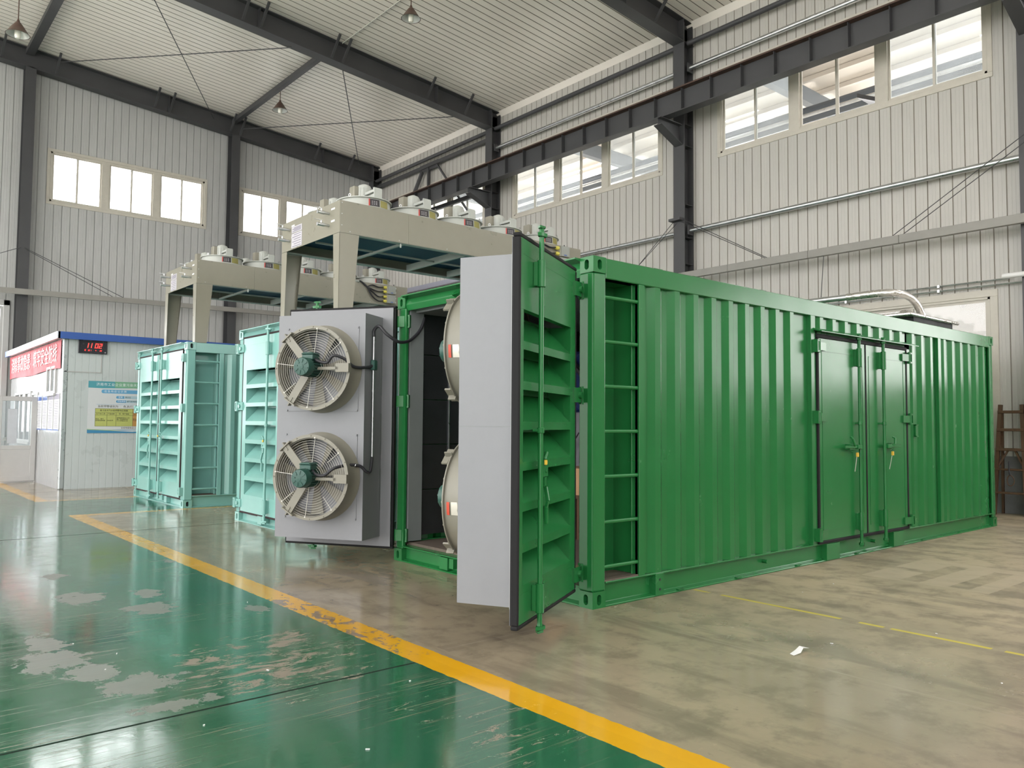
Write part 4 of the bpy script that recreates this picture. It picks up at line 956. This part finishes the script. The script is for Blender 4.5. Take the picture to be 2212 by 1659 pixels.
# ------------------------------------------------------------------ dry coolers on legs
LABELBLACK = mat('black_warning_label', (.02,.018,.02,1), .4, var=.02)
LABELRED = mat('red_label_edge', (.45,.05,.04,1), .4, var=.02)
LABELYEL = mat('olive_yellow_label', (.27,.245,.07,1), .45, var=.1)
PLATE = mat('pale_printed_plate', (.50,.48,.52,1), .4, var=.03)
PRINT = mat('grey_violet_print', (.20,.18,.24,1), .5, var=.02)
def dry_cooler(loc, label):
    t = thing('dry_cooler', label, 'cooler', loc, group='beige dry coolers on legs')
    L, Wd, z0, z1 = 4.40, 1.76, 1.06, 1.485
    # legs: folded tapering plates
    for k, (x, y) in enumerate(((0,0),(L,0),(0,Wd),(L,Wd))):
        sx = 1 if x == 0 else -1; sy = 1 if y == 0 else -1
        M = Matrix.Translation((x,y,0)) @ Matrix.Diagonal((sx,sy,1,1))
        b = MB(M); th = .006
        b.prism([(0,0),(.205,0),(.285,z0),(0,z0)], 'y', 0, th)
        b.prism([(0,0),(.125,0),(.175,z0),(0,z0)], 'x', 0, th)
        b.add([(.205,0,0),(.285,0,z0),(.285,.07,z0),(.205,.05,0)], [(0,1,2,3),(3,2,1,0)]); b.box(0,0,0,.2,.12,.008)
        b.build('leg', BEIGE, t)
    for i, (a, c) in enumerate(((0,1.05),(1.05,3.9),(3.9,L))):
        MB().box(a+.0015,0,z0+.004,c-.0015,.012,z1).build('side_casing', BEIGE, t); MB().box(a+.0015,Wd-.012,z0+.004,c-.0015,Wd,z1).build('side_casing', BEIGE, t)
    MB().box(0,.012,z0+.004,.012,Wd-.012,z1).build('end_casing', BEIGE, t); MB().box(L-.012,.012,z0+.004,L,Wd-.012,z1).build('end_casing', BEIGE, t)
    MB().box(.012,.012,z1-.012,L-.012,Wd-.012,z1).build('top_casing', BEIGE, t)
    MB().box(.15,.03,z0+.16,L-.6,Wd-.03,z0+.22).build('coil', COIL, t)
    for y in (.012, Wd-.10): MB().box(.05,y,z0+.0,L-.05,y+.09,z0+.02).build('edge_channel', WHITEMETAL, t)
    for x in (1.02, 2.1, 2.9, 3.75): MB().box(x-.02,.10,z0+.0,x+.02,Wd-.10,z0+(.10 if x > 2 else .03)).build('cross_bar', WHITEMETAL, t)
    MB().box(.1,Wd*.5-.012,z0+.02,L-.5,Wd*.5+.012,z0+.045).build('long_bar', WHITEMETAL, t)
    MB().cyl((.95,.04,z0-.055),(.95,.04,z0+.01),.012,n=8).build('drain_pipe', WHITEMETAL, t)
    b = MB()
    for x in (.15,.9,1.7,2.6,3.5,4.2): b.cyl((x,-.003,z0+.03),(x,.0,z0+.03),.006,n=6)
    for z in (z0+.1,z0+.25,z1-.03): b.cyl((.03,-.003,z),(.03,0,z),.006,n=6)
    b.build('casing_screws', STEEL, t)
    # fans: two rows of five
    first = None
    for j, y in enumerate((.44, 1.32)):
        for i in range(5):
            x = .60+.80*i
            if first is None:
                d = MB().lathe([(.375,0),(.360,.03),(.352,.140),(.380,.143),(.380,.155),(.345,.155),(.335,.0)], n=40).build('fan_drum', WHITEMETAL, t, smooth=True)
                first = d
                a0 = math.radians(-20)
                for r_, w0, w1, m_, nm in ((.360,0,.05,LABELRED,'label_edge'),(.360,.05,.45,LABELBLACK,'warning_label'),(.3605,.49,.90,LABELYEL,'caution_label')):
                    MB().lathe([(r_+.001,.035),(r_-.006,.13)], n=8, a0=a0+w0, a1=a0+w1).build(nm, m_, d)
                pr_ = MB()
                for w_ in (.12,.20,.28):
                    for h_ in (.055,.075,.095): pr_.lathe([(.3635-.07*(h_-.035),h_),(.3630-.07*(h_-.035),h_+.007)], n=2, a0=a0+w_, a1=a0+w_+(.04 if w_ < .25 else .06))
                pr_.build('label_print', PLATE, d)
                MB().lathe([(0,.42),(.03,.418),(.08,.395),(.10,.36),(.10,.16),(0,.16)], n=24).build('fan_motor', WHITEMETAL, d, smooth=True)
                rb = MB()
                for k in range(14):
                    a = 2*PI*k/14; rb.bar((.10*math.cos(a),.10*math.sin(a),.19),(.10*math.cos(a),.10*math.sin(a),.35),.012,.014,up=(math.cos(a),math.sin(a),0))
                rb.build('motor_fins', WHITEMETAL, d)
                MB().box(-.17,-.01,.165,-.07,.12,.375).build('terminal_box', BEIGE, d, bevel=.012)
                for s in (-1, 1):
                    ar = MB()
                    for h_ in (.19, .255): ar.box(-.05,s*.09,h_-.018,.05,s*.37,h_+.018)
                    ar.box(-.06,s*.355,.155,.06,s*.375,.28).prism([(s*.375,.25),(s*.355,.295),(s*.335,.285),(s*.36,.24)], 'x', -.06, .06); ar.box(-.006,s*.09,.17,.006,s*.36,.27)
                    ar.build('motor_arm', WHITEMETAL, d)
                MB().lathe([(.34,.148),(.08,.150)], n=30).build('guard_disc', DARKHOLE, d)
                bl = MB()
                for k in range(12):
                    a = 2*PI*k/12; bl.cyl((.357*math.cos(a),.357*math.sin(a),.153),(.357*math.cos(a),.357*math.sin(a),.165),.008,n=6)
                for k in range(4):
                    a = 2*PI*k/4+.5; bl.lathe([(.014,-.003),(.02,-.003),(.02,.003),(.014,.003)], (.365*math.cos(a),.365*math.sin(a),.175), (math.cos(a),math.sin(a),0), n=10, closed=True)
                bl.build('rim_bolts', STEEL, d)
                d.location = (x, y, z1)
            else:
                c = share('fan_drum', first, t, (x, y, z1))
                for q in list(first.children):
                    s_ = share(q.name.split('.')[0], q, c); s_.modifiers.clear()
    # pipe stubs with ball valves and two printed plates on the end
    for y in (.30, 1.50):
        for z in (z0+.14, z0+.30):
            v = MB(); v.cyl((.0,y,z),(-.07,y,z),.020,n=12).cyl((-.07,y,z),(-.16,y,z),.026,.020,n=12).cyl((-.16,y,z),(-.17,y,z),.024,n=8)
            v.cyl((-.11,y,z),(-.11,y,z+.05),.010,n=8)
            o = v.build('ball_valve', STEEL, t, smooth=True); MB().bar((-.10,y,z+.055),(-.20,y+.02,z+.065),.016,.006).build('valve_lever', STEEL, o)
            MB().box(-.002,y-.16,z+.03,0,y-.06,z+.055).build('flow_label', WHITE, t)
    for z_, z__ in ((z0+.235,z1-.10),(z0+.02,z0+.225)):
        p = MB().box(-.004,1.10,z_,0,1.43,z__).build('rating_plate', PLATE, t)
        q = MB(); n = 4 if z_ > z0+.1 else 6
        for k in range(n):
            zz = z_+.02+(z__-z_-.04)*k/(n-1); q.box(-.0055,1.13,zz-.006,-.004,1.40-.05*(k%2),zz+.004)
        q.build('plate_print', PRINT, p)
    # control boxes with cable glands at the rear end
    for k, (za, zb) in enumerate(((z0+.03,z0+.215),(z0+.225,z0+.40))):
        c = MB().box(3.85,-.09,za,4.06,0,zb).build('control_box', BEIGE, t, bevel=.006)
        MB().box(3.87,-.10,za+.008,4.05,-.09,zb-.008).build('box_lid', mat('grey_box_lid',(.27,.28,.26,1),.4), c)
        MB().box(3.93,-.1015,za+.02,3.99,-.10,za+.035).build('blue_mark', BLUE, c)
        for zz in (za+.045, za+.135):
            MB().cyl((3.85,-.05,zz),(3.81,-.05,zz),.03,n=10).cyl((3.81,-.05,zz),(3.775,-.05,zz),.026,.018,n=12).build('cable_gland', YELLOW, c)
            cb_ = MB()
            for dy in (-.012,.012): cb_.tube(smooth_pts([(3.78,-.05+dy,zz),(3.66,-.05+dy,zz-.012),(3.52,-.04+dy,zz+.08 if k == 0 else zz+.02),(3.40,-.03+dy,z1-.09),(3.28,-.02+dy,z1-.005),(3.22,.03+dy,z1+.02)]), .0105, 7)
            cb_.build('cable', BLACK, c, smooth=True)
    MB().cyl((3.24,.0,z1),(3.12,.05,z1+.01),.035,n=10).build('cable_sleeve', STEEL, t)
    MB().box(4.12,.1,z1,4.135,.11,z1+.05).build('lifting_pin', BLACK, t)
    # inspection cover screws
    b = MB()
    for z in (z0+.06,z0+.15,z0+.27,z0+.36): b.box(4.095,-.01,z,4.115,0,z+.025)
    b.build('cover_clips', WHITE, t)
    return t
c2 = dry_cooler((.03,9.75,2.901), 'beige dry cooler on legs atop the teal container by the cabin')
c1 = dup(c2, (.13,4.66,2.901), 'large beige dry cooler on legs behind the open green doors')
# ------------------------------------------------------------------ white cabin
CXA, CXB, CYA, CYB, CZT = -1.0, 5.2, 15.15, 22.0, 3.32
cab = thing('site_office_cabin', 'grey-white panel cabin with blue roof edge and red banner', 'cabin', (CXA, CYA, 0))
def lx(x): return x-CXA
def ly(y): return y-CYA
def cabin_panel(w, n):
    return ribs(w, n, .006, .006, .004, 0)
def cab_wall(axis, a0, a1, segs, fixed, mt, n=7, w=.98):
    k = int(math.ceil((a1-a0)/w-1e-6))
    for i in range(k):
        s = a0+i*w; e = min(a1, s+w); ww = e-s
        pr = cabin_panel(ww, max(2, int(round(ww/.14))))
        zs = [(0, CZT)]
        for (h0, h1, b0, b1) in segs:
            if e > h0 and s < h1: pass
        vs = []; fs = []
        for (a, d) in pr:
            for z in (0, CZT): vs.append((s+a, fixed+d, z) if axis == 'x' else (fixed+d, s+a, z))
        for q in range(len(pr)-1):
            f = (2*q, 2*q+1, 2*q+3, 2*q+2); fs.append(f if axis == 'y' else tuple(reversed(f)))
        MB().add(vs, fs).build('wall_panel', mt, cab)
cab_wall('x', .10, CXB-CXA, [], 0, OFFICE)
MB().box(.02,.02,0,CXB-CXA,CYB-CYA,CZT-.02).build('core', OFFICE, cab)
# long side facing the aisle: panels between openings
SIDE = mat('glossy_white_cabin_side', (.38,.39,.40,1), .16, var=.03, scale=2)
def side_panel(y0, y1, z0, z1, n):
    pr = cabin_panel(y1-y0, n); vs = []; fs = []
    for (a, d) in pr:
        for z in (z0, z1): vs.append((d, ly(y0)+a, z))
    for q in range(len(pr)-1): fs.append((2*q, 2*q+1, 2*q+3, 2*q+2))
    MB().add(vs, fs).build('wall_panel', SIDE, cab)
side_panel(15.25,16.2,0,CZT,7); side_panel(16.2,17.15,0,CZT,7); side_panel(17.15,17.85,0,CZT,5); side_panel(17.85,18.7,2.2,CZT,5); side_panel(18.7,21.1,0,.9,12); side_panel(18.7,21.1,2.25,CZT,12); side_panel(21.1,22.0,0,CZT,6)
MB().box(-.012,-.012,0,.10,.10,CZT).build('corner_post', OFFICEPOST, cab, bevel=.02)
# roof with blue flashing
MB().box(-.12,-.12,CZT,CXB-CXA+.1,CYB-CYA+.1,CZT+.04).build('roof', OFFICE, cab)
MB().box(-.14,-.16,CZT-.02,CXB-CXA+.1,-.10,CZT+.13).build('front_flashing', BLUE, cab); 
MB().box(-.16,-.16,CZT-.02,-.10,CYB-CYA+.1,CZT+.13).build('side_flashing', mat('sunlit_pale_flashing',(.60,.62,.70,1),.25), cab)  # pale colour paints daylight onto this side of the blue flashing
MB().box(-.162,6.3,CZT-.022,-.10,CYB-CYA+.1,CZT+.132).build('side_flashing_end', BLUE, cab)
# small sliding window, tall glazing
def cabin_window(y0, y1, z0, z1, n):
    w = MB(); d0, d1 = -.035, .03
    w.box(d0,ly(y0),z0,d1,ly(y1),z0+.06).box(d0,ly(y0),z1-.06,d1,ly(y1),z1)
    for k in range(n+1):
        y = y0+(y1-y0)*k/n; w.box(d0,ly(y)-.03,z0,d1,ly(y)+.03,z1)
    f = w.build('window_frame', FRAMEPVC, cab, bevel=.004)
    for k in range(n):
        a = y0+(y1-y0)*k/n+.03; b = y0+(y1-y0)*(k+1)/n-.03; MB().box(-.004,ly(a),z0+.06,.004,ly(b),z1-.06).build('pane', GLASS, f)
    MB().box(-.06,ly(y0)-.05,z0-.05,.0,ly(y1)+.05,z0).build('window_sill', FRAMEPVC, f)
    MB().box(.014,ly(y0)+.02,z0+.05,.019,ly(y1)-.02,z1-.05).build('dark_interior', mat('dim_cabin_interior',(.10,.10,.11,1),.6), f)  # flat dark sheet paints the shade of the room behind the panes
cabin_window(15.8,16.75,2.12,2.75,2); cabin_window(18.75,21.05,.95,2.25,3)
# doorway and open glazed door
MB().box(-.02,ly(17.85),0,.05,ly(17.92),2.2).box(-.02,ly(18.63),0,.05,ly(18.7),2.2).box(-.02,ly(17.92),2.14,.05,ly(18.63),2.2).build('door_frame', FRAMEPVC, cab)
dl = MB(); dl.box(-.82,-.02,.04,-.72,.02,2.08).box(-.11,-.02,.04,-.0,.02,2.08).box(-.72,-.02,1.97,-.11,.02,2.08).box(-.72,-.02,.80,-.11,.02,.90).box(-.72,-.02,.04,-.11,.02,.16)
door = dl.build('door', FRAMEPVC, cab, loc=(-.03,ly(17.82),0), bevel=.006); door['label'] = 'white glazed door standing open'
MB().box(-.72,-.004,.90,-.11,.004,1.97).build('pane', GLASS, door); MB().box(-.72,-.012,.16,-.11,.012,.80).build('lower_panel', FRAMEPVC, door)
MB().box(-.70,-.035,1.02,-.62,-.02,1.10).build('door_handle', STEEL, door)
MB().box(-.60,-.007,.95,-.40,-.005,1.78).build('paper_sheet', mat('blue_grey_sheet',(.45,.47,.50,1),.5), door)
tag(MB().box(-1.95,17.95,0,-1.02,18.2,.03).build('door_mat', WHITE), 'pale mat strip at the foot of the open cabin door', 'mat')  # white plate stands for a strip of light on the floor
# conduit frame under the clock
MB().box(lx(-.97),-.012,2.58,lx(-.235),-.0,2.60).box(lx(-.245),-.012,2.58,lx(-.225),0,3.0).build('surface_conduit', FRAMEPVC, cab)
# red banner with slogan
bn = thing('red_banner', 'red cloth banner with white Chinese slogan along the cabin side', 'banner', (CXA-.022, 15.25, 0))
b = MB(); ny, nz = 40, 8; z0f = lambda t: 2.66+.02*math.sin(t*9); z1f = lambda t: 3.30
vs = []; fs = []
for i in range(ny+1):
    t = i/ny
    for k in range(nz+1):
        s = k/nz; vs.append((-.012*math.sin(t*23+s*2)*(1-s)-.004, t*6.9, z0f(t)+(z1f(t)-z0f(t))*s))
for i in range(ny):
    for k in range(nz): a = i*(nz+1)+k; fs.append((a, a+1, a+nz+2, a+nz+1))
b.add(vs, fs).build('cloth', RED, bn, smooth=True)
def RB(y): return Matrix(((0,0,-1,-.022),(-1,0,0,y),(0,1,0,2.99),(0,0,0,1)))
lettering('slogan', '消除事故隐患', .46, WHITE, bn, RB(6.50), 'LEFT', sx=1.04); lettering('slogan', '筑牢安全防线', .46, WHITE, bn, RB(3.22), 'LEFT', sx=1.04)
# four notice sheets
for k in range(4):
    y = 15.33+k*.66; nt_ = thing('notice_sheet', ('tall white notice sheet on the cabin side, nearest the corner', 'tall white notice sheet on the cabin side, second from the corner', 'tall white notice sheet on the cabin side, third from the corner', 'tall white notice sheet on the cabin side, farthest from the corner')[k], 'notice', (CXA-.012, y, 1.28), group='white notice sheets on the cabin side')
    MB().box(0,0,0,.008,.58,.84).build('sheet', WHITE, nt_); MB().box(-.0015,.02,.70,.0,.56,.82).build('header', PRINT if k < 2 else BLUE, nt_)
    MB().box(-.0015,0,0,.0,.58,.03).build('footer', BLUE, nt_)
    q = MB()
    for r in range(16): q.box(-.0012,.10+.02*(r%3),.07+r*.038,0,.45+.03*(r%4),.082+r*.038)
    q.build('text_lines', PRINT, nt_)
# LED wall clock
CLK = mat('black_clock_case', (.012,.013,.02,1), .25); LED = glow('red_led_digit', (1.0,.05,.04,1), 2.2); DIM = glow('dim_led_segment', (.12,.015,.02,1), .2)
ck = thing('led_wall_clock', 'black digital wall clock showing 11 02 in red', 'clock', (-.72, CYA-.06, 3.01))
MB().box(0,0,0,.585,.05,.315).build('case', CLK, ck, bevel=.006)
SEG = {'0':'abcdef','1':'bc','2':'abged','8':'abcdefg','4':'fgbc','3':'abgcd'}
def seg7(mb, ch, x, z, w, h, t, y):
    s = {'a':(0,h-t,w,h),'d':(0,0,w,t),'g':(0,h/2-t/2,w,h/2+t/2),'f':(0,h/2,t,h),'b':(w-t,h/2,w,h),'e':(0,0,t,h/2),'c':(w-t,0,w,h/2)}
    for k in SEG[ch]:
        a, b_, c, d = s[k]; sl_ = .18
        mb.add([(x+a+sl_*b_,y,z+b_),(x+c+sl_*b_,y,z+b_),(x+c+sl_*d,y,z+d),(x+a+sl_*d,y,z+d)], [(0,1,2,3)])
d = MB()
for ch, x in (('1',.13),('1',.20),('0',.325),('2',.405)): seg7(d, ch, x, .125, .062, .105, .014, -.002)
d.build('time_digits', LED, ck)
d = MB()
for ch, x in (('1',.11),('8',.13),('2',.19),('0',.21),('1',.24),('4',.34),('2',.43),('2',.455)): seg7(d, ch, x, .055, .014, .03, .004, -.002)
d.build('date_digits', glow('faint_red_led', (.9,.05,.04,1), 2.0), ck)
d = MB()
for k in range(8): d.box(.09+.022*k,-.001,.285,.105+.022*k,-.0,.293)
d.build('case_print', PRINT, ck); MB().cyl((.545,-.003,.035),(.545,0,.035),.012,n=14).build('round_button', PLATE, ck)

# ------------------------------------------------------------------ large notice poster on the cabin front
po = thing('notice_poster', 'large white poster with teal header and yellow table on the cabin front', 'poster', (-.485, CYA-.012, 1.23))
PW_, PH_ = 1.75, 1.17
PT = {}
def pc(nm, c):
    if nm not in PT: PT[nm] = mat('poster_'+nm, c, .45, var=.01)
    return PT[nm]
MB().box(0,0,0,PW_,.008,PH_).build('sheet', pc('white',(.60,.62,.64,1)), po)
def flat(nm, x0, z0, x1, z1, m, y=-.001): return MB().add([(x0,y,z0),(x1,y,z0),(x1,y,z1),(x0,y,z1)], [(0,1,2,3)]).build(nm, m, po)
def pill(nm, x0, z0, x1, z1, m, y=-.0012):
    r = (z1-z0)/2; c = (z0+z1)/2; pts = [(x0+r-r*math.sin(PI*k/10), c+r*math.cos(PI*k/10)) for k in range(11)]
    return MB().add([(x,y,z) for x, z in pts]+[(x1,y,z0),(x1,y,z1)], [tuple(range(12, -1, -1)) if False else tuple(list(range(11))+[11,12])]).build(nm, m, po)
flat('header_band', 0, 1.03, .55, PH_, pc('teal',(.08,.32,.38,1))); flat('header_band_green', .55, 1.03, PW_, PH_, pc('green',(.18,.40,.25,1)))
MB().add([(0,-.0014,1.03),(.9,-.0014,1.03),(.3,-.0014,1.012),(0,-.0014,1.018)], [(0,3,2,1)]).build('header_swoosh', pc('teal',None), po)
flat('footer_band', 0, 0, PW_, .075, pc('blue',(.05,.23,.42,1))); MB().add([(0,-.0014,.075),(PW_,-.0014,.0),(PW_,-.0014,.012),(0,-.0014,.095)], [(0,1,2,3)]).build('footer_swoosh', pc('lime',(.35,.48,.25,1)), po)
MB().add([(.5,-.0016,.052),(.95,-.0016,.03),(PW_,-.0016,.10),(PW_,-.0016,.085)], [(0,1,2,3)]).build('footer_wave', pc('white',None), po)
pill('title_pill', .27, .90, 1.6, .985, pc('sky',(.13,.36,.58,1))); pill('name_pill', .58, .785, 1.3, .845, pc('sky',None)); pill('type_pill', .58, .69, 1.3, .75, pc('sky',None))
flat('name_field', .75, .787, 1.3, .843, pc('pale',(.40,.55,.62,1)), -.0016); flat('type_field', .79, .692, 1.3, .748, pc('pale',None), -.0016)
for nm, a, b_, c, d_, m_ in (('table_yellow',.155,.155,.945,.555,pc('olive',(.46,.49,.15,1))),('table_orange',.945,.155,1.6,.555,pc('orange',(.50,.27,.09,1)))): flat(nm, a, b_, c, d_, m_)
tl = MB()
for z in (.155,.405,.465,.555): tl.box(.155,-.003,z-.002,1.6,-.001,z+.002)
for x, zz in ((.155,.555),(.40,.465),(.59,.465),(.945,.555),(1.2,.465)): tl.box(x-.002,-.003,.155,x+.002,-.001,zz)
tl.build('table_lines', pc('ink',(.06,.06,.05,1)), po)
MB().box(.18,-.002,.645,1.6,-.001,.649).build('line_box', pc('sky',None), po)
def ptext(nm, s, x, z, size, m, sp=1.0, sx=1.0): lettering(nm, s, size, m, po, Matrix(((1,0,0,x),(0,0,-1,-.0035),(0,1,0,z),(0,0,0,1))), 'LEFT', sx=sx, spacing=sp)
INK = pc('ink',None); WH = pc('paper',(.75,.8,.82,1))
ptext('title_text', '济南市工业企业重污染天气应急', .16, 1.095, .075, WH, 1.08)
ptext('subtitle_text', '应急响应公示牌', .33, .942, .055, WH, 1.5)
ptext('name_text', '区域:', .63, .815, .042, WH); ptext('name_value', '章丘区', .77, .815, .042, INK)
ptext('type_text', '行业类型:', .61, .72, .042, WH); ptext('type_value', '燃气发电机组', .81, .72, .042, INK)
ptext('status_text', '当前预警级别为      色,执行   级', .20, .60, .062, INK, 1.0)
ptext('table_head', '重污染天气Ⅲ级预警响应措施', .25, .51, .045, INK, 1.05); ptext('table_head_2', '重污染天气', 1.0, .51, .045, INK)
ptext('table_row', '生产线/工序', .175, .434, .036, INK); ptext('table_row_2', '产能规模', .415, .434, .036, INK); ptext('table_row_3', '停、限产措施', .65, .434, .036, INK); ptext('table_row_4', '生产线', .96, .434, .036, INK)
ptext('table_cell', '柴油、燃气\n发电机组组装', .165, .30, .034, INK); ptext('table_cell_2', '500台/年', .405, .285, .034, INK); ptext('table_cell_3', '使用国四及以上车\n辆,厂区道路洒水\n不少于每日三次', .605, .31, .034, INK); ptext('table_cell_4', '柴油、燃\n气发电', .955, .30, .034, INK)
ptext('phone_text', '监督举报电话:12345', .70, .115, .045, INK)

# ------------------------------------------------------------------ timber step ladder by the side wall
la = thing('step_ladder', 'old brown timber step ladder leaning open by the side wall', 'ladder', (10.72, .38, 0))
def yl(z, s): return (.165+(.19-.165)*0+(1.9-z)*.045)*s
for s in (-1, 1):
    MB().bar((-.10,yl(0,s),.0),(.06,yl(1.9,s),1.9),.06,.06,up=(1,0,0)).build('front_rail', WOOD, la)
    MB().bar((.26,yl(0,s)*.9,.0),(.09,yl(1.8,s)*.9,1.8),.04,.04,up=(1,0,0)).build('rear_rail', WOOD, la)
for i, z in enumerate((1.80, 1.49, 1.15, .80, .40)):
    x = -.10+.16*z/1.9; h = .05 if i < 3 else .035
    MB().box(x-.05,yl(z,-1)-.03,z-h,x+.03,yl(z,1)+.03,z).build('step', WOOD, la, bevel=.006)
MB().bar((-.02,yl(.82,1)-.01,.82),(-.0,.04,1.12),.03,.03).build('brace', WOOD, la); MB().bar((-.02,yl(.82,-1)+.01,.82),(-.0,-.06,1.12),.03,.03).build('brace', WOOD, la)
rp = thing('rope_coil', 'small dark rope coil hanging from a rung of the timber ladder', 'rope', (10.60, .36, .50))
MB().tube([(0+.01*math.sin(k),.055*math.cos(2*PI*k/14),.10+.09*math.sin(2*PI*k/14)) for k in range(15)], .009, 6).build('loop', WOOD, rp)
MB().tube([(-.01,0,.19),(-.02,.01,.24),(.0,.02,.30),(.03,.03,.42)], .012, 6).build('tied_end', BLACK, rp)

# ------------------------------------------------------------------ litter on the floor
s = thing('paper_scrap', 'small white crumpled paper scrap on the bare concrete', 'litter', (.20,-1.70,0))
MB().add([(-.10,-.02,.002),(-.04,-.035,.012),(.02,-.02,.03),(.08,-.03,.02),(.10,.01,.01),(.03,.015,.035),(-.03,.01,.02),(-.09,.015,.004)],[(0,1,6,7),(1,2,5,6),(2,3,4,5),(7,6,1,0),(6,5,2,1),(5,4,3,2)]).build('scrap', WHITE, s)
random.seed(3)
for k in range(14):
    x, y = random.choice(((random.uniform(-.5,4), random.uniform(-3.2,-.5)), (random.uniform(-3.6,-2.0), random.uniform(-2.6,2.5))))
    a = random.uniform(0,PI); l = random.uniform(.004,.011)
    o = MB().bar((x-l*math.cos(a),y-l*math.sin(a),.003),(x+l*math.cos(a),y+l*math.sin(a),.003),.006,.004).build('debris_chip', WHITE)
    tag(o, 'tiny pale chip of debris on the hall floor', 'litter', 'tiny chips scattered on the hall floor')
